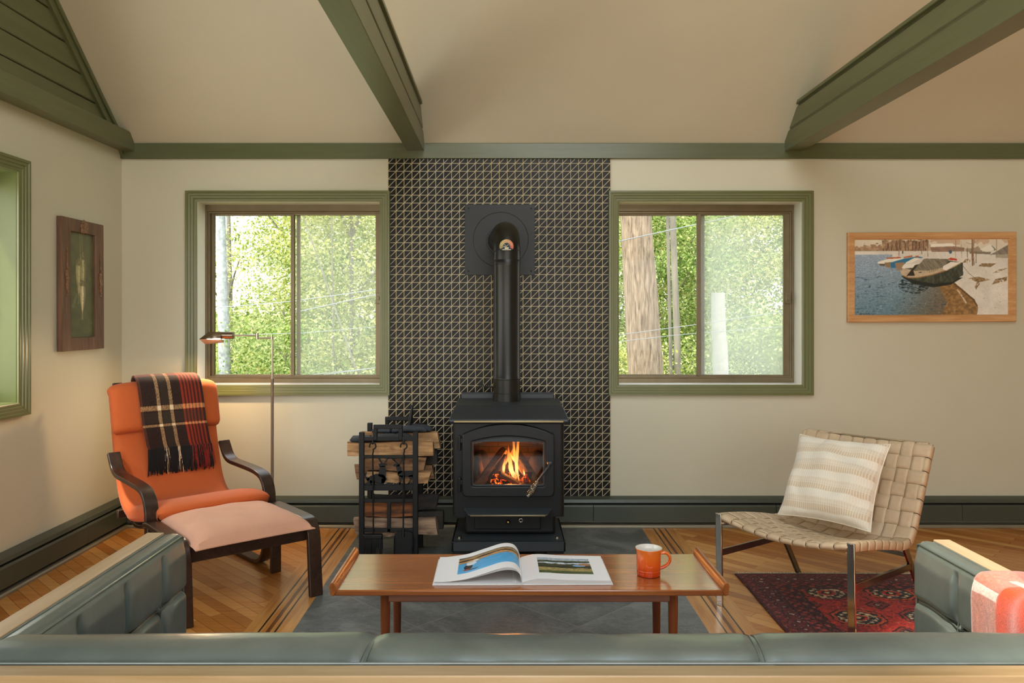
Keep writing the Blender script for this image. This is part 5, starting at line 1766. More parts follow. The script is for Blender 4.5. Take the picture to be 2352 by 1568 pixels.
# field
fieldc = rgb('#8e2018')[None, None] * (0.75 + 0.5 * n2[..., None])
cv.a = fieldc
hot = fbm(X * 3.1, Y * 3.1, 12)
cv.put((hot > 0.50) * 0.55, '#b8301c')
cv.put((n3 > 0.80) * 0.5, '#2a1012')
for r_ in range(-1, 6):
    for k in range(-1, 6):
        cx_, cy_ = 1.545 + 0.31 * k + (0.02 if r_ % 2 else 0.0), 3.775 - 0.305 * r_
        ax_, ay_ = np.abs(X - cx_ + wx) / 0.118, np.abs(Y - cy_ + wx) / 0.098
        oc = np.maximum(np.maximum(ax_, ay_), (ax_ + ay_) * 0.70)
        ang = np.sin(ax_ * 16) * np.sin(ay_ * 14)
        cv.put((oc < 1.0), '#240d10')
        cv.put((oc < 0.93), '#b4441f' if (r_ + k) % 2 else '#8e2a1a')
        cv.put((oc < 0.80), '#1f1412')
        q1 = ((X > cx_) ^ (Y > cy_))
        cv.put((oc < 0.74) & q1, '#3d4038')
        cv.put((oc < 0.74) & ~q1, '#a88a68' if k % 2 == 0 else '#5c5246')
        cv.put((oc < 0.74) & (ang > 0.25), '#2a1512')
        cv.put((oc < 0.72) & (ang < -0.35), '#c4a680')
        cv.put((oc < 0.34), '#b52a18')
        cv.put((oc < 0.22), '#1c1414')
        cv.put((oc < 0.10), '#b89a70')
        mx_, my_ = np.abs(X - cx_ - 0.155 + wx) / 0.062, np.abs(Y - cy_ - 0.152 + wx) / 0.055
        dm = mx_ + my_
        cv.put((dm < 1.0), '#28100f')
        cv.put((dm < 0.8), '#7a241a')
        cv.put((dm < 0.45), '#22161a')
        cv.put((dm < 0.2), '#a07a5c')
# borders
bw = 0.235
bm_ = d_ < bw
cv.put(bm_ * 1.0, '#531812')
for lo, hi, c in ((0.0, 0.014, '#3a0f10'), (0.055, 0.060, '#1c0a0c'), (0.060, 0.125, '#571a18'), (0.125, 0.131, '#1c0a0c'), (0.185, 0.190, '#1c0a0c'), (0.190, 0.228, '#3c1416'), (0.228, 0.235, '#180a0b')):
    cv.put((d_ >= lo) & (d_ < hi), c)
mot = np.sin(al * 2 * PI / 0.085) * np.cos((d_ - 0.093) * 2 * PI / 0.07)
cv.put(((d_ > 0.062) & (d_ < 0.123) & (mot > 0.35)), '#23101a')
cv.put(((d_ > 0.062) & (d_ < 0.123) & (mot > 0.75)), '#a8806a')
mot2 = np.sin(al * 2 * PI / 0.05 + 1) * np.sin(d_ * 2 * PI / 0.045)
cv.put(((d_ > 0.014) & (d_ < 0.054) & (mot2 > 0.3)), '#7a2820')
cv.put(((d_ > 0.132) & (d_ < 0.184) & (mot2 > 0.35)), '#8a2c22')
cv.put(((d_ > 0.132) & (d_ < 0.184) & (mot2 < -0.6)), '#1f1114')
cv.put(((d_ > 0.191) & (d_ < 0.227) & (mot > 0.4)), '#8c3424')
cv.put((n1 > 0.86) * 0.4, '#b99a86')
cv.put((n1 < 0.16) * 0.55, '#170a0b')
cv.a *= (0.80 + 0.5 * vn(X * 200, Y * 90, 7))[..., None]
rug = thing('rug', 'red and black patterned wool rug under the woven chair', 'rug', (1.835, 3.38, 0))
cv.mesh(lambda u, v: (RX0_ + (RX1_ - RX0_) * u + 0.003 * math.sin(v * 9), RY0_ + (RY1_ - RY0_) * v - 0.010 * u, 0.0085 + 0.0012 * math.sin(u * 7) * math.sin(v * 9))).build('pile', paint_mat('rug_wool', 0.95, 0.6, 500, 0.1, 0.15), rug, solid=0.008, off=-1, sharp=0)
mb = MB()
rnd = random.Random(4)
for k in range(330):
    u = (k + rnd.random()) / 330
    x = RX0_ + (RX1_ - RX0_) * u
    y = RY1_ - 0.010 * u - 0.003
    mb.tube([(x, y, 0.008), (x + rnd.uniform(-0.006, 0.006), y + 0.012, 0.008 + rnd.uniform(0, 0.004)), (x + rnd.uniform(-0.012, 0.012), y + rnd.uniform(0.018, 0.03), 0.002)], [0.0022, 0.0022, 0.0012], 5)
mb.build('fringe', plain('cream_cotton_fringe', '#b9a98c', 0.95), rug, kind='stuff', label='short cream fringe')

# ------------------------------------------------------------------ floor lamp by the window
M_lamp = plain('brushed_nickel_lamp', '#b5ad9e', 0.36, 1.0)
M_hood = plain('bronze_lamp_hood', '#8c7a66', 0.3, 0.9)
lp = thing('floor_lamp', 'slim nickel pharmacy floor lamp with a lit swing-arm hood in front of the left window', 'floor lamp', (-1.40, 4.75, 0))
yl = 4.75
top_ = at(624.3, 772, yl)
px_ = top_.x
xb = px_ + 0.003
MB().lathe([(0.0, 0.0), (0.115, 0.0), (0.115, 0.012), (0.108, 0.018), (0.02, 0.022), (0.012, 0.03), (0.0, 0.03)], (xb, yl, 0), 40).build('base', M_lamp, lp)
MB().lathe([(0.0088, 0.02), (0.0088, 0.955), (0.0095, 0.957), (0.0095, 0.965), (0.0062, 0.968), (0.0058, 1.205)], (xb, yl, 0), 20).build('pole', M_lamp, lp)
z1 = at(0, 776, yl).z
z2 = at(0, 770, yl).z
xj = at(590.5, 0, yl).x
MB().lathe([(0.0, z1 - 0.010), (0.009, z1 - 0.010), (0.009, z1 + 0.010), (0.0, z1 + 0.010)], (px_, yl, 0), 16).tube([(px_, yl, z1), (xj, yl, z1)], 0.0052, 12).build('lower_arm', M_lamp, lp)
MB().lathe([(0.0, z1 - 0.008), (0.0092, z1 - 0.008), (0.0092, z2 + 0.014), (0.0, z2 + 0.014)], (xj, yl, 0), 16).build('swivel_joint', M_lamp, lp)
xs_ = at(537, 0, yl).x
MB().tube([(xj, yl, z2), (xs_ - 0.02, yl, z2)], 0.0052, 12).build('upper_arm', M_lamp, lp)
x5 = at(509, 0, yl).x
sk = MB().tube([(xs_, yl, z2), (x5, yl, z2)], 0.0215, 20).build('socket', M_hood, lp, bevel=0.002)
MB().tube([(at(526, 0, yl).x, yl, z2 - 0.02), (at(526, 0, yl).x, yl, z2 - 0.036)], 0.003, 8).build('switch', M_lamp, sk)
A, B_ = at(479, 762, 4.75), at(510, 762, 4.75)
P1, P4, P2, P3 = at(457.8, 778.4, 4.70), at(505.5, 776.0, 4.70), at(470.9, 789.6, 4.80), at(514.8, 785.8, 4.80)
hood = MB().add([A, B_, P1, P4, P2, P3], [(0, 1, 3, 2), (0, 2, 4), (0, 4, 5, 1), (1, 5, 3)])
M_hoodin = plain('hood_white_lining', '#e8dccb', 0.5)
hd_ = hood.build('hood', [M_hood, M_hoodin], lp, sharp=20)
sm = hd_.modifiers.new('Solidify', 'SOLIDIFY'); sm.thickness = 0.0025; sm.offset = -1; sm.material_offset = 1
g = G('warm_lamp_tube')
M_bulb = g.done(g.node('ShaderNodeEmission', {'Color': (1.0, 0.72, 0.45, 1), 'Strength': 45.0}).outputs[0])
cb = (A + B_) / 2
MB().tube([(cb.x - 0.05, 4.755, 1.212), (cb.x + 0.05, 4.755, 1.212)], 0.011, 14).build('bulb', M_bulb, lp, label='glowing warm lamp tube inside the hood')
ld = bpy.data.lights.new('lamp_light', 'AREA')
ld.energy = 2.4; ld.color = (1.0, 0.66, 0.36); ld.shape = 'RECTANGLE'; ld.size = 0.10; ld.size_y = 0.05
lo = bpy.data.objects.new('lamp_light', ld)
nrm_ = (P3 - P1).cross(P2 - P1)
cpl = (P1 + P2 + P3 + P4) / 4
lo.location = cpl - Vector((0, 0.002, 0.004))
lo.rotation_euler = Vector((0, -0.28, -1)).to_track_quat('-Z', 'Y').to_euler()
COL.objects.link(lo)

# ------------------------------------------------------------------ pictures
M_maple = wood('maple_frame_h', '#b98350', '#d9aa76', 0, 1.2, 0.4, bump=0.02)
M_carved = wood('carved_dark_frame', '#4a3020', '#83614a', 2, 1.4, 0.5, contrast=(0.3, 0.72), bump=0.2)
fx0, fx1, fz0, fz1 = 2.190, 3.264, 1.303, 1.8765
bp = thing('framed_painting', 'wide painting of boats on a snowy lakeshore in a maple frame on the back wall', 'painting', (2.727, YW, 1.303))
wfr = 0.046
fnp = lambda a, b, o: (a, YW - 0.004 - o, b + (a - 2.727) * 0.004)
MB().rect_sweep(fx0 + wfr, fx1 - wfr, fz0 + wfr, fz1 - wfr, [(0.0, 0.0), (0.0, 0.016), (0.004, 0.017), (0.006, 0.021), (wfr - 0.004, 0.028), (wfr, 0.024), (wfr, 0.0)], fnp).build('frame', M_maple, bp, sharp=20)


def Q(pts): return [((x - 318) / 1792.0, 1 - (y - 280) / 868.0) for x, y in pts]


cv = Canvas(480, 232, '#e2ded2')
U, V = cv.U, cv.V
n1 = fbm(U * 14, V * 8, 31); n2 = fbm(U * 60, V * 40, 32); n3 = vn(U * 120, V * 70, 33)
px = 318 + U * 1792; py = 280 + (1 - V) * 868
# sky and far woods
cv.a = (rgb('#d5ccb6')[None, None] * (0.92 + 0.14 * n1[..., None]))
treeline = 340 - 50 * ((px > 640) & (px < 1190)) + (n2 - 0.5) * 90 + np.clip((560 - px) * 0.06, 0, 20)
wood_ = (py > treeline) & (py < 425) & (px < 1250)
cv.put(wood_, rgb('#a08468') * (0.75 + 0.5 * n2[..., None]))
cv.put(wood_ & (px > 650) & (px < 1185) & (vn(U * 240, V * 12, 40) > 0.55), '#6e5340')
cv.put(wood_ & (px > 1180), '#b7a58c')
cv.put((px > 1180) & (py < 345) & (n1 > 0.52), '#c2a98e')
snow = rgb('#ddd8cc') * (0.90 + 0.12 * n1[..., None]) * (0.97 + 0.05 * n3[..., None])
shore = (py > 415 + (n1 - 0.5) * 12)
cv.put(shore, snow)
# buildings
cv.put(cv.poly(Q([(1200, 372), (1480, 362), (1600, 380), (1600, 420), (1220, 425)])), rgb('#8f7462') * (0.85 + 0.3 * n2[..., None]))
cv.put(cv.poly(Q([(1215, 335), (1460, 325), (1490, 360), (1205, 368)])), '#e4dfd2')
cv.put(cv.poly(Q([(1610, 392), (1720, 380), (1760, 365), (1805, 415), (1800, 450), (1610, 420)])), '#9a8c78')
cv.put(cv.poly(Q([(1960, 430), (2110, 345), (2110, 455), (1900, 460)])), rgb('#7b7466') * (0.8 + 0.4 * vn(U * 200 + V * 80, V * 10, 44)[..., None]))
cv.put(cv.poly(Q([(1905, 360), (1925, 358), (1965, 400), (1950, 415)])), '#5e6456')
cv.put(cv.poly(Q([(1780, 400), (1900, 340), (1950, 400), (1850, 430)])), '#dcd8cb')
cv.put(cv.poly(Q([(1960, 460), (2110, 455), (2110, 500), (1970, 495)])), '#a39a88')
cv.put(cv.poly(Q([(1660, 420), (1910, 428), (1900, 455), (1660, 445)])) , '#7d7464')
# water
wl = 450 + 0.0 * px
water = (py > 455 + (n1 - 0.5) * 10) & (px < 760 + (py - 455) * 0.0 + 0 * py) | cv.poly(Q([(318, 470), (640, 560), (900, 720), (1250, 790), (1480, 770), (1570, 860), (1720, 970), (1750, 1060), (1740, 1148), (318, 1148)])) | cv.poly(Q([(318, 452), (560, 462), (700, 480), (900, 560), (900, 720), (318, 720)]))
wc_ = rgb('#7a97a4') * (1 - 0.0 * U[..., None])
t_ = np.clip((1 - V - 0.2) / 0.8, 0, 1)[..., None]
wcol = rgb('#93a3b4') * (1 - t_) + rgb('#5c7b86') * t_
br_ = np.clip((px - 900 + (py - 800) * 0.5) / 500, 0, 1)[..., None]
wcol = wcol * (1 - br_ * 0.8) + rgb('#6d5a43') * br_ * 0.8
rp = vn(U * 150, V * 220, 50)[..., None]
wcol = wcol * (0.82 + 0.34 * rp)
cv.put(water, wcol)
cv.put(water & (vn(U * 40, V * 120, 51) > 0.86) & (py > 700), '#36505c')
cv.put(water & (vn(U * 200, V * 200, 52) > 0.95), '#d5dcdc')
# brown sandy edge
cv.put(cv.poly(Q([(1290, 800), (1470, 770), (1560, 850), (1700, 960), (1760, 1060), (1745, 1148), (1330, 1148), (1400, 1000)])), rgb('#8a6a42') * (0.65 + 0.7 * n2[..., None]))
cv.put(cv.line(Q([(1480, 790), (1560, 850), (1700, 970), (1745, 1040)]), 0.010, 2.06), '#5f4527')
cv.put(cv.line(Q([(1520, 860), (1570, 930), (1620, 1010)]), 0.009, 2.06) & (n3 > 0.3), '#cbbfa6')
cv.put(cv.poly(Q([(860, 700), (1000, 790), (1240, 830), (1440, 800), (1580, 720), (1200, 720)])), rgb('#1e211c') * (0.8 + 0.5 * n2[..., None]))
cv.put(cv.ell((1010 - 318) / 1792, 1 - (800 - 280) / 868, 0.10, 0.12) & (vn(U * 80, V * 160, 55) > 0.55) & water, '#1d2a2c')
# far boats
cv.put(cv.poly(Q([(585, 540), (700, 505), (880, 490), (900, 520), (700, 570), (610, 575)])), '#dfdacd')
cv.put(cv.poly(Q([(600, 560), (680, 560), (670, 585), (615, 578)])), '#5d4c3c')
cv.put(cv.poly(Q([(690, 490), (850, 480), (870, 495), (700, 505)])), '#b0603a')
cv.put(cv.poly(Q([(670, 545), (750, 540), (750, 605), (690, 600)])), '#8a7358')
cv.put(cv.poly(Q([(740, 545), (900, 500), (1060, 475), (1120, 488), (1000, 520), (915, 555), (800, 608), (748, 605)])), '#2f6f94')
cv.put(cv.poly(Q([(890, 482), (990, 462), (1000, 480), (900, 495)])), '#b4653c')
cv.put(cv.poly(Q([(1030, 470), (1068, 466), (1066, 485), (1035, 486)])), '#b85a34')
cv.put(cv.poly(Q([(790, 550), (900, 540), (910, 600), (830, 640), (805, 610)])), '#947a60')
cv.put(cv.poly(Q([(915, 545), (1020, 490), (1090, 495), (1000, 545), (920, 560)])), '#e0dccf')
# near boat
cv.put(cv.poly(Q([(850, 640), (900, 600), (1040, 570), (1400, 520), (1580, 550), (1585, 690), (1460, 770), (1250, 790), (1000, 745), (880, 690)])), rgb('#3f4438') * (0.7 + 0.55 * vn(U * 120, V * 26, 61)[..., None]))
cv.put(cv.poly(Q([(850, 640), (900, 610), (1030, 640), (1350, 600), (1580, 545), (1450, 615), (1200, 690), (1030, 725), (930, 715), (875, 690)])), rgb('#b9a78c') * (0.9 + 0.2 * n2[..., None]))
cv.put(cv.line(Q([(880, 695), (950, 722), (1050, 722), (1220, 690), (1420, 628)]), 0.007, 2.06), '#8c6a42')
cv.put(cv.poly(Q([(870, 600), (900, 565), (1040, 555), (1025, 605), (880, 615)])), '#dfdacd')
cv.put(cv.poly(Q([(1010, 632), (1130, 505), (1160, 500), (1420, 508), (1380, 580), (1350, 605), (1180, 640)])), rgb('#7d7766') * (0.8 + 0.35 * vn(U * 160 + V * 60, V * 20, 62)[..., None]))
cv.put(cv.poly(Q([(925, 700), (990, 620), (1030, 570), (1035, 585), (1005, 640), (1025, 695)])), '#2f2c24')
cv.put(cv.poly(Q([(1350, 590), (1440, 540), (1560, 545), (1450, 600), (1390, 640), (1350, 625)])), '#e2dcd0')
cv.put(cv.poly(Q([(1405, 510), (1440, 492), (1510, 505), (1515, 525), (1440, 520)])), '#b8402a')
for k in range(5):
    cv.put(cv.line(Q([(1195 + 22 * k, 660 - 6 * k), (1203 + 22 * k, 640 - 6 * k)]), 0.004, 2.06), '#77684f')
cv.put(cv.line(Q([(1072, 660), (1100, 656)]), 0.006, 2.06), '#4e4434')
cv.put(cv.line(Q([(1585, 590), (1650, 670), (1720, 725)]), 0.0022, 2.06), '#5b4a34')
# trees and grass on the snow
for (a, w, c) in (([(1690, 280), (1688, 430), (1695, 580)], 0.009, '#7a6148'), ([(1712, 290), (1700, 420), (1712, 575)], 0.006, '#8a6f54'), ([(1635, 380), (1636, 550)], 0.004, '#6a5844'), ([(1735, 420), (1735, 555)], 0.003, '#6a5844'),
                  ([(1975, 280), (1972, 500)], 0.004, '#8a7c68'), ([(1105, 290), (1104, 450)], 0.003, '#7a6550'), ([(1170, 300), (1175, 480)], 0.003, '#7a6550'), ([(1500, 290), (1498, 490)], 0.003, '#8f7c66'), ([(840, 300), (838, 470)], 0.003, '#7a6550'),
                  ([(1690, 340), (1620, 320)], 0.0022, '#8a7560'), ([(1700, 330), (1770, 290)], 0.0022, '#8a7560'), ([(1690, 400), (1760, 360)], 0.0022, '#8a7560'), ([(1560, 300), (1570, 490)], 0.003, '#9a8870')):
    cv.put(cv.line(Q(a), w, 2.06), c)
for poly in ([(1640, 730), (1760, 710), (1900, 745), (1790, 770), (1740, 860), (1720, 830), (1745, 770)], [(1760, 590), (1800, 560), (1975, 558), (1900, 600)], [(1930, 670), (2000, 630), (2110, 610), (2000, 660)], [(1920, 800), (1960, 740), (2100, 710), (2090, 760)], [(1580, 550), (1610, 510), (1680, 505), (1660, 545)]):
    cv.put(cv.poly(Q(poly)) & (n2 > 0.36), rgb('#8a7250') * (0.7 + 0.6 * n3[..., None]))
cv.put((n3 > 0.93) & (px > 1800) & (py > 600), '#a08c6a')
cv.put(cv.ell((882 - 318) / 1792, 1 - (428 - 280) / 868, 0.004, 0.02), '#2a2420')
cv.put(cv.ell((1437 - 318) / 1792, 1 - (425 - 280) / 868, 0.010, 0.024), '#3f5f70')
# faint signature
cv.put(cv.line(Q([(380, 1140), (392, 1120), (398, 1142), (410, 1124), (430, 1136), (450, 1126), (470, 1134), (485, 1122), (500, 1136)]), 0.004, 2.06), '#3a3f3e')
cv.soften(1)
cv.a = cv.a * 1.10
cv.mesh(lambda u, v: fnp(fx0 + wfr - 0.002 + (fx1 - fx0 - 2 * wfr + 0.004) * u, fz0 + wfr - 0.002 + (fz1 - fz0 - 2 * wfr + 0.004) * v, 0.012)).build('canvas', paint_mat('oil_paint', 0.45, 0.15, 200), bp, solid=0.006, off=-1, sharp=0)

# fish picture on the left wall
ya, yb_, za, zb = 4.292, 4.739, 1.146, 1.890
wf = 0.092
fp = thing('framed_fish_picture', 'tall dark picture of hanging fish in a carved wooden frame on the left wall', 'painting', (XL, 4.515, 1.146))


def fnl(a, b, o):
    return (XL + 0.004 + o + 0.012 * (1 - (b - za) / (zb - za)) * 0.3, a, b)


kv = 0.80
zm = (za + zb) / 2
ih = (zb - za) / kv / 2 - wf
MB().rect_sweep(ya + wf, yb_ - wf, zm - ih, zm + ih, [(0.0, 0.0), (0.0, 0.024), (0.003, 0.028), (wf - 0.004, 0.030), (wf, 0.026), (wf, 0.0)], lambda a, b, o: fnl(a, zm + (b - zm) * kv, o)).build('frame', M_carved, fp, sharp=20)
cv = Canvas(110, 230, '#565c36')
U, V = cv.U, cv.V
n1 = fbm(U * 6, V * 14, 71); n2 = vn(U * 60, V * 130, 72)
cv.a = rgb('#5a5f3c')[None, None] * (0.85 + 0.3 * n1[..., None]) * (0.95 + 0.08 * n2[..., None])
cv.put((V > 0.7) * 0.3, '#6d6a4c')


def fish(cx, top, bot, w, c, tail):
    t = np.clip((top - V) / (top - bot), 0, 1)
    prof_ = w * np.sin(PI * np.clip(t, 0, 1) ** 0.72) ** 0.75 * (1 - 0.35 * t)
    xx = U - cx - 0.02 * np.sin(t * 3)
    m = (V < top) & (V > bot) & (np.abs(xx) < prof_)
    cc = rgb(c) * (0.75 + 0.5 * n1[..., None])
    cv.put(m * 0.9, cc)
    cv.put(m & (xx > prof_ * 0.35), rgb(c) * 0.72)
    cv.put(m & (np.abs(xx) < prof_ * 0.3) & (n2 > 0.3), np.minimum(1, rgb(c) * 1.25))
    cv.put(m & (t < 0.2) & (n2 > 0.4), '#6a6440')
    tl = (V < bot + 0.03) & (V > bot - tail) & (np.abs(xx) < 0.015 + 0.35 * (bot + 0.03 - V))
    cv.put(tl * 0.55, rgb(c) * 0.85)


fish(0.40, 0.76, 0.38, 0.14, '#a39a6c', 0.06)
fish(0.57, 0.83, 0.40, 0.16, '#9a9468', 0.05)
fish(0.54, 0.56, 0.22, 0.13, '#c9bb90', 0.05)
cv.put(cv.line([(0.46, 1.0), (0.46, 0.75)], 0.006, 0.45), '#8a8458')
cv.put(cv.line([(0.54, 1.0), (0.55, 0.83)], 0.006, 0.45), '#8a8458')
cv.put(cv.line([(0.18, 0.30), (0.32, 0.40)], 0.02, 0.45) * 0.4, '#8d8a60')
cv.soften(2)
cv.mesh(lambda u, v: fnl(ya + wf - 0.002 + (yb_ - ya - 2 * wf + 0.004) * u, zm - ih * kv - 0.002 + (2 * ih * kv + 0.004) * v, 0.012)).build('print', paint_mat('fish_print', 0.25), fp, solid=0.005, off=-1, sharp=0)
mb = MB()
rnd = random.Random(6)
for k in range(22):
    a = k * 2.399; r = 0.006 + 0.0065 * math.sqrt(k)
    p = Vector(fnl(4.515 + r * math.cos(a) * 1.0, zb - 0.038 + r * math.sin(a), 0.031))
    mb.ball(p, 0.006, rnd.uniform(0.006, 0.011), rnd.uniform(0.006, 0.012), 8, 5)
M_relief = plain('carved_relief', '#7d5a3c', 0.45, var=0.4, scale=60)
mb.build('carved_flower', M_relief, fp)
for yc in (ya + wf * 0.5, yb_ - wf * 0.45):
    mb = MB()
    for k in range(9):
        t = k / 8
        r = 0.004 + 0.016 * math.sin(PI * (0.08 + 0.9 * t))
        p = fnl(yc + 0.006 * math.sin(k * 1.7), 1.625 - 0.15 * t, 0.031)
        mb.ball(p, 0.006, r, 0.014, 9, 5)
    mb.tube([fnl(yc - 0.005, 1.64, 0.032), fnl(yc + 0.002, 1.72, 0.030)], 0.003, 6)
    mb.ball(fnl(yc, 1.46, 0.031), 0.004, 0.012, 0.010, 8, 5)
    mb.build('carved_fish', M_relief, fp)
# ------------------------------------------------------------------ the wood outside the windows
def leaf_mat(name, cols):
    g = G(name)
    r = g.node('ShaderNodeNewGeometry').outputs['Random Per Island']
    c = g.ramp(r, [(k / (len(cols) - 1), C(x)) for k, x in enumerate(cols)])
    d = g.node('ShaderNodeBsdfDiffuse', {'Color': c}).outputs[0]
    t = g.node('ShaderNodeBsdfTranslucent', {'Color': c}).outputs[0]
    return g.done(g.node('ShaderNodeMixShader', {0: 0.5, 1: d, 2: t}).outputs[0])


M_leafA = leaf_mat('maple_leaves', ['#5f7434', '#8a9a4c', '#a8b46a', '#cdd09a'])
M_leafB = leaf_mat('beech_leaves', ['#4f6a30', '#728a44', '#96a85e', '#bcc488'])
M_leafC = leaf_mat('yellow_green_leaves', ['#7f8a40', '#aaad5c', '#c8c984', '#dedbac'])
M_trunk = bark_mat('grey_bark', '#55504a', '#86806f', 0.5, 2, 0.5)
M_oak = bark_mat('ridged_bark', '#4a3c2e', '#a5917a', 2.2, 2, 0.9)
M_pale_bark = plain('pale_blotched_bark', '#8a8f8d', 0.85, var=0.4, scale=22, bump=0.2, bscale=40)
M_birch = plain('birch_bark', '#a8a49c', 0.8, var=0.15, scale=14, bump=0.2, bscale=50)
GZ_ = -0.9

g = G('forest_floor')
n = g.noise(g.coord(), 3.0, 6, 0.7)
M_ground = g.done(g.bsdf(g.ramp(n, [(0.3, C('#3c4a20')), (0.55, C('#66702f')), (0.75, C('#7d6a48'))]), 0.95))
gr = MB().grid(lambda u, v: (-18 + 36 * u, YW + 0.24 + 30 * v, GZ_ + 2.2 * v * v + 0.12 * math.sin(u * 21) * math.sin(v * 17)), 60, 50).build('ground', M_ground)
struct(gr, 'mossy forest floor outside the back windows')
gb = MB().box(-16, 16, -26, YR - 0.25, -0.6, -0.25).build('ground', plain('light_bounce_ground', '#b5b09c', 0.9, var=0.1, scale=3))  # out of view, added pale so it bounces sunlight up to the ceiling
struct(gb, 'unseen ground behind the house, made pale to bounce light indoors')


def leaves(seed, n_clusters, per, rx, ry, zlo, zhi, size, cl):
    rs = np.random.RandomState(seed)
    n = n_clusters * per
    th = rs.uniform(0, 2 * PI, n_clusters); rr = np.sqrt(rs.uniform(0, 1, n_clusters))
    zc = rs.uniform(0, 1, n_clusters)
    shape = np.sqrt(np.clip(1 - (2 * zc - 1) ** 2 * 0.75, 0.1, 1))
    cen = np.stack([rx * rr * shape * np.cos(th), ry * rr * shape * np.sin(th), zlo + (zhi - zlo) * zc], 1)
    c = np.repeat(cen, per, 0) + rs.normal(0, 1, (n, 3)) * np.array([cl, cl, cl * 0.45])
    nrm = rs.normal(0, 1, (n, 3)) + np.array([0, -0.3, 1.1]); nrm /= np.linalg.norm(nrm, axis=1)[:, None]
    a = np.cross(nrm, rs.normal(0, 1, (n, 3))); a /= np.linalg.norm(a, axis=1)[:, None]
    b = np.cross(nrm, a)
    s = size * rs.uniform(0.6, 1.3, n)[:, None]
    fold = nrm * s * 0.16
    v = np.stack([c - a * s, c - b * s * 0.55 + fold, c + a * s, c + b * s * 0.55 + fold], 1).reshape(-1, 3)
    return v, cen


def leaf_obj(name, v, m, parent):
    n = len(v) // 4
    me = bpy.data.meshes.new(name)
    me.vertices.add(len(v)); me.vertices.foreach_set('co', v.astype(np.float32).ravel())
    me.loops.add(n * 4); me.loops.foreach_set('vertex_index', np.arange(n * 4, dtype=np.int32))
    me.polygons.add(n); me.polygons.foreach_set('loop_start', np.arange(0, n * 4, 4, dtype=np.int32)); me.polygons.foreach_set('loop_total', np.full(n, 4, np.int32))
    me.materials.append(m)
    me.update(calc_edges=True); me.validate()
    o = bpy.data.objects.new(name, me); COL.objects.link(o); o.parent = parent
    return o


def gz(y): 
    v = (y - YW - 0.24) / 30
    return GZ_ + 2.2 * v * v


def tree(name, label, x, y, h, tr, crown, mat_, bark, seed, lean=0.0, cat='tree', group='trees and shrubs outside the windows', nb=9):
    """crown: clusters, leaves per cluster, rx, ry, zlo, zhi, leaf size, cluster size (heights above the ground)"""
    z0 = gz(y) - 0.05
    t_ = thing(name, label, cat, (x, y, z0), 0, group)
    v, cen = leaves(seed, *crown)
    rnd = random.Random(seed)
    if tr:
        pts = spline([(0, 0, 0), (lean * 0.4 + rnd.uniform(-0.05, 0.05), rnd.uniform(-0.05, 0.05), h * 0.4), (lean, 0, h)], 14)
        MB().tube(pts, [tr * (1 - 0.55 * k / 13) for k in range(14)], 12).build('trunk', bark, t_, local=True)
    mb = MB()
    idx = list(range(len(cen))); rnd.shuffle(idx)
    for k in idx[:nb]:
        c = cen[k]
        s = Vector((lean * max(0, c[2] - 0.8) / max(h, 1) if tr else 0, 0, max(0.05, min(h * 0.9, c[2] - 0.7) if tr else 0.02)))
        e = Vector(c)
        mb.tube(spline([s, s.lerp(e, 0.5) + Vector((0, 0, 0.08)), e], 7), [max(0.006, (tr or 0.02) * 0.4) * (1 - 0.75 * q / 6) for q in range(7)], 6)
    mb.build('branches', bark, t_, local=True)
    f = leaf_obj('foliage', v, mat_, t_)
    f['kind'] = 'stuff'
    return t_


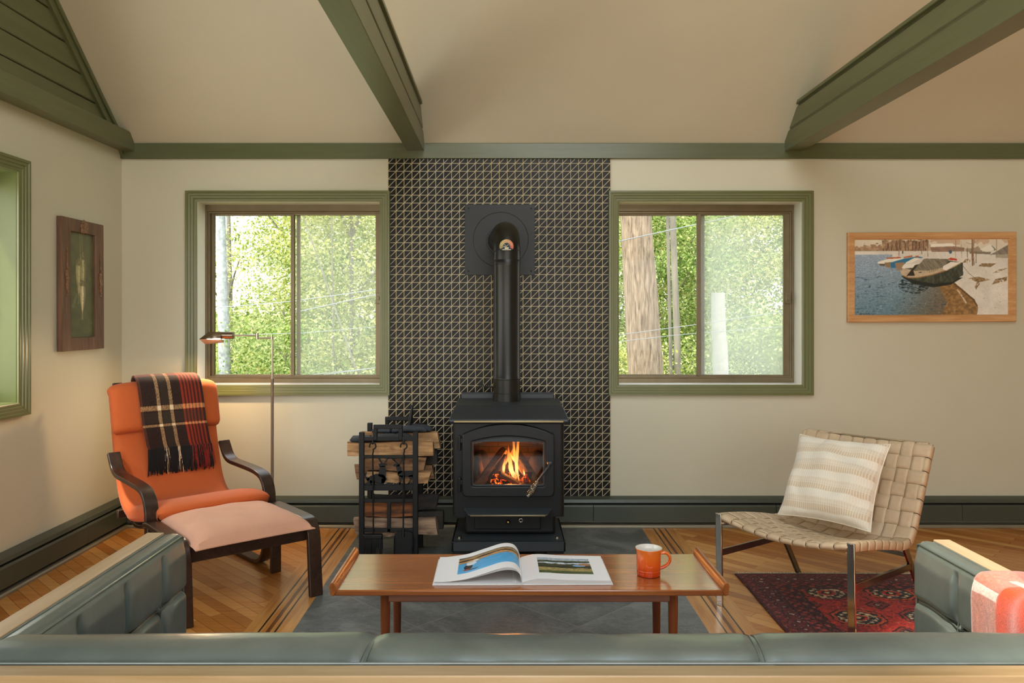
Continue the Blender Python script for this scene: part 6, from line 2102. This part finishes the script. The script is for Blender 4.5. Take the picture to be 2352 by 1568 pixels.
A = 'maple_tree'
T_ = [
    # left window
    (A, 'light green young maple filling the middle of the left window', -2.95, 11.0, 3.4, 0.05, (70, 288, 1.15, 1.0, 0.7, 4.3, 0.026, 0.26), M_leafA, M_trunk),
    (A, 'pale yellow-green maple at the right of the left window', -2.0, 10.2, 3.6, 0.045, (75, 273, 0.85, 0.9, 0.9, 4.4, 0.026, 0.24), M_leafC, M_trunk),
    ('leafy_shrub', 'low bright shrub at the bottom of the left window', -2.7, 9.0, 1.0, 0, (40, 334, 1.15, 0.6, 0.3, 2.1, 0.022, 0.22), M_leafB, M_trunk),
    (A, 'sparse maple against the sky at the upper left of the left window', -4.6, 13.0, 4.5, 0.06, (48, 243, 1.5, 1.2, 1.0, 5.2, 0.029, 0.32), M_leafC, M_trunk),
    (A, 'deeper green maple further back behind the left window', -3.4, 15.0, 5.0, 0.08, (80, 273, 1.7, 1.3, 0.6, 4.6, 0.036, 0.36), M_leafA, M_trunk),
    (A, 'tall green maple at the back right of the left window', -2.6, 16.5, 5.0, 0.08, (80, 273, 1.6, 1.3, 0.8, 6.0, 0.038, 0.36), M_leafB, M_trunk),
    # right window
    ('beech_tree', 'bright green beech beside the large trunk in the right window', 2.25, 10.6, 4.0, 0.04, (75, 304, 0.95, 0.9, 0.6, 4.2, 0.026, 0.24), M_leafB, M_trunk),
    ('beech_tree', 'yellow-green beech at the top of the right window', 2.9, 12.0, 4.4, 0.05, (70, 273, 1.3, 1.0, 2.0, 5.0, 0.029, 0.28), M_leafC, M_trunk),
    ('leafy_shrub', 'green shrub at the bottom of the hazy right pane', 3.0, 9.6, 1.2, 0, (50, 334, 0.95, 0.6, 0.5, 2.2, 0.024, 0.22), M_leafA, M_trunk),
    ('beech_tree', 'shady beech behind the hazy right pane', 3.7, 13.5, 4.8, 0.07, (85, 288, 1.4, 1.1, 0.6, 5.2, 0.033, 0.32), M_leafB, M_trunk),
    ('beech_tree', 'distant beech between the slim trunks of the right window', 2.7, 16.0, 5.0, 0.07, (85, 273, 1.6, 1.2, 0.6, 6.0, 0.038, 0.36), M_leafA, M_trunk),
    ('beech_tree', 'distant beech at the far right of the right window', 5.2, 17.0, 5.0, 0.07, (85, 273, 1.7, 1.2, 0.6, 6.2, 0.040, 0.38), M_leafB, M_trunk),
    ('leafy_shrub', 'small shrub at the foot of the large trunk in the right window', 1.45, 9.2, 1.0, 0, (26, 273, 0.45, 0.5, 0.3, 1.9, 0.024, 0.2), M_leafC, M_trunk),
]
TR_ = []
for i, (nm, lab, x, y, h, tr, cr, m, bk_) in enumerate(T_):
    TR_.append(tree(nm, lab, x, y, h, tr, cr, m, bk_, 100 + i, cat='shrub' if 'shrub' in nm else 'tree'))
# the wood goes on beyond what the windows show from here
for src, x, y, rot, s, lab in ((0, 0.3, 11.5, 1.0, 0.95, 'maple standing behind the stove wall between the two windows'), (4, 0.6, 15.5, 2.0, 1.3, 'tall maple far behind the stove wall between the two windows'), (4, -8.4, 14.5, 0.7, 1.3, 'maple standing beyond the back left corner of the room'),
                               (5, -10.0, 18.5, 1.9, 1.3, 'tall maple far beyond the back left corner of the room'), (9, 6.6, 14.0, 2.2, 1.2, 'beech standing behind the wall with the boat painting'), (11, 8.2, 18.0, 0.5, 1.3, 'beech far behind the wall with the boat painting'),
                               (4, -9.5, 6.0, 1.2, 1.4, 'maple standing outside the left wall window')):
    o = TR_[src]
    c = o.copy(); COL.objects.link(c)
    c.location = (x, y, gz(max(y, YW)) - 0.05); c.rotation_euler = (0, 0, rot); c.scale = (s, s, s)
    c['label'] = lab
    for ch_ in list(o.children):
        d_ = ch_.copy(); COL.objects.link(d_); d_.parent = c


def trunk(name, label, pts, r0, r1, bark, wig=0.0, seed=1, top=False):
    rnd = random.Random(seed)
    p = spline(pts, 40)
    t_ = thing(name, label, 'tree', pts[0], 0, 'bare trunks outside the windows')
    mb = MB()
    n = 40
    v, f = [], []
    for k, q in enumerate(p):
        r = r0 + (r1 - r0) * k / 39
        for j in range(n):
            a = 2 * PI * j / n
            w = 1 + wig * (math.sin(a * 13 + 1.3 * math.sin(k * 0.5)) * 0.5 + math.sin(a * 5 + k * 0.2) * 0.5)
            v.append((q.x + r * w * math.cos(a), q.y + r * w * math.sin(a), q.z))
    f = [(k * n + j, k * n + (j + 1) % n, (k + 1) * n + (j + 1) % n, (k + 1) * n + j) for k in range(39) for j in range(n)] + [tuple(39 * n + j for j in range(n))]
    mb.add(v, f).build('bole', bark, t_)
    if not top:
        mb = MB()
        for k in range(4):
            q = p[30 + 2 * k]
            mb.tube(spline([q, q + Vector((rnd.uniform(-0.5, 0.5), rnd.uniform(-0.3, 0.5), 0.4)), q + Vector((rnd.uniform(-1.2, 1.2), rnd.uniform(-0.5, 1), 1.0))], 6), [r1 * 0.4, r1 * 0.35, r1 * 0.3, r1 * 0.25, r1 * 0.2, r1 * 0.1], 6)
        mb.build('limbs', bark, t_)
    return t_


def up(px0, py0, px1, py1, y, ztop):
    a, b = at(px0, py0, y), at(px1, py1, y)
    d = (b - a) / (b.z - a.z)
    z0 = gz(y) - 0.1
    return [tuple(a + d * (z0 - a.z)), tuple(a), tuple((a + b) / 2), tuple(b), tuple(b + d * (ztop - b.z))]


trunk('oak_trunk', 'large ridged tree trunk at the left of the right window', up(1483, 862, 1461, 495, 7.5, 4.5), 0.178, 0.135, M_oak, 0.035, 1)
trunk('pale_trunk', 'pale blotched trunk at the left of the left window', up(517, 862, 506, 495, 9.0, 5.0), 0.072, 0.050, M_pale_bark, 0.02, 2)
trunk('slim_trunk', 'slim grey trunk just right of the large trunk', up(1558, 862, 1545, 495, 9.0, 5.0), 0.040, 0.033, M_trunk, 0.02, 3)
trunk('slim_trunk', 'thinner grey trunk beside the slim one in the right window', up(1541, 862, 1533, 495, 8.6, 5.0), 0.020, 0.016, M_trunk, 0.02, 4)
bt = at(1649, 672, 8.2)
trunk('birch_stump', 'white broken birch trunk behind the hazy pane of the right window', [(at(1655, 860, 8.2).x, 8.2, gz(8.2) - 0.1), tuple(at(1655, 860, 8.2)), tuple(at(1651, 760, 8.2)), tuple(bt)], 0.085, 0.068, M_birch, 0.03, 5, top=True)
for i, (pp, y, r) in enumerate((((1100 / 3.015 + 400 + 0, 700, 1090 / 3.015 + 400, 500), 9.4, 0.012), ((1060 / 3.015 + 400, 655, 905 / 3.015 + 400, 505), 9.2, 0.012))):
    trunk('sapling_trunk', ('thin pale sapling stem upright in the right pane of the left window', 'thin pale sapling stem slanting in the right pane of the left window')[i], up(*pp, y, 4.2), r * 0.9, r * 0.5, M_trunk, 0.0, 9 + i)

M_wire = plain('overhead_cable', '#8a8e92', 0.4, 0.2)


def cable(label, pts, y, r=0.006):
    P = [at(a, b, y) for a, b in pts]
    d0 = P[0] + (P[0] - P[1]).normalized() * 3; d1 = P[-1] + (P[-1] - P[-2]).normalized() * 3
    o = MB().tube(spline([d0] + P + [d1], 24), r, 6).build('cable', M_wire)
    tag(o, label, 'cable', 'cables strung outside the windows')


cable('pale cable crossing the top of the large trunk outside the right window', [(1422, 554), (1600, 515), (1690, 496)], 7.1, 0.0045)
cable('thin upper cable low across the large trunk outside the right window', [(1422, 769), (1600, 745), (1800, 715)], 7.15, 0.003)
cable('thin lower cable low across the large trunk outside the right window', [(1422, 784), (1570, 768), (1800, 750)], 7.2, 0.003)
cable('pale cable crossing the middle of the left window', [(526, 704), (665, 692), (863, 665)], 8.5, 0.0045)
cable('thin cable low across the left window', [(640, 766), (700, 764), (863, 750)], 8.4, 0.003)
# ------------------------------------------------------------------ daylight, fire light, camera
w = bpy.data.worlds.new('sky')
w.use_nodes = True
nt = w.node_tree
bg = nt.nodes['Background']
tc = nt.nodes.new('ShaderNodeTexCoord'); sp_ = nt.nodes.new('ShaderNodeSeparateXYZ')
nt.links.new(tc.outputs['Generated'], sp_.inputs[0])


def wramp(sock, stops):
    r = nt.nodes.new('ShaderNodeValToRGB'); nt.links.new(sock, r.inputs[0])
    e = r.color_ramp.elements
    e[0].position, e[0].color = stops[0]; e[1].position, e[1].color = stops[1]
    return r.outputs[0]


colr = wramp(sp_.outputs[2], [(0.0, (1.0, 0.96, 0.88, 1)), (0.8, (0.74, 0.87, 1.0, 1))])
mp = nt.nodes.new('ShaderNodeMapRange'); nt.links.new(sp_.outputs[1], mp.inputs[0])
mp.inputs[1].default_value = -0.8; mp.inputs[2].default_value = 0.5; mp.inputs[3].default_value = 2.2; mp.inputs[4].default_value = 1.1
nt.links.new(colr, bg.inputs[0]); nt.links.new(mp.outputs[0], bg.inputs[1])   # the sunny southern half of the sky is the brighter one
SC.world = w
sd = bpy.data.lights.new('sun', 'SUN'); sd.energy = 3.0; sd.angle = math.radians(6); sd.color = (1.0, 0.93, 0.82)
so_ = bpy.data.objects.new('sun', sd); COL.objects.link(so_)
so_.rotation_euler = Vector((0.42, 0.32, -1.0)).to_track_quat('-Z', 'Y').to_euler()
fd = bpy.data.lights.new('fire_light', 'POINT'); fd.energy = 4.0; fd.color = (1.0, 0.42, 0.12); fd.shadow_soft_size = 0.05
fo = bpy.data.objects.new('fire_light', fd); fo.location = (0.03, 4.40, 0.52); COL.objects.link(fo)

cam = bpy.data.cameras.new('camera')
cam.sensor_width = 36.0
cam.lens = F / 2352 * 36.0
cam.shift_x = (1176 - CX) / 2352.0
cam.shift_y = -(784 - CY) / 2352.0
cam.clip_start = 0.05
co_ = bpy.data.objects.new('camera', cam); COL.objects.link(co_)
co_.location = (0, 0, EYE)
co_.rotation_euler = (PI / 2, 0, 0)
SC.camera = co_
vs_ = SC.view_settings
vs_.view_transform = 'Standard'; vs_.look = 'None'; vs_.gamma = 1.0; vs_.use_curve_mapping = False
vs_.exposure = 1.38
SC.cycles.max_bounces = 10
SC.cycles.diffuse_bounces = 6
SC.cycles.transparent_max_bounces = 12
SC.cycles.caustics_reflective = False
SC.cycles.caustics_refractive = False
SC.cycles.sample_clamp_indirect = 6.0
SC.cycles.use_denoising = True
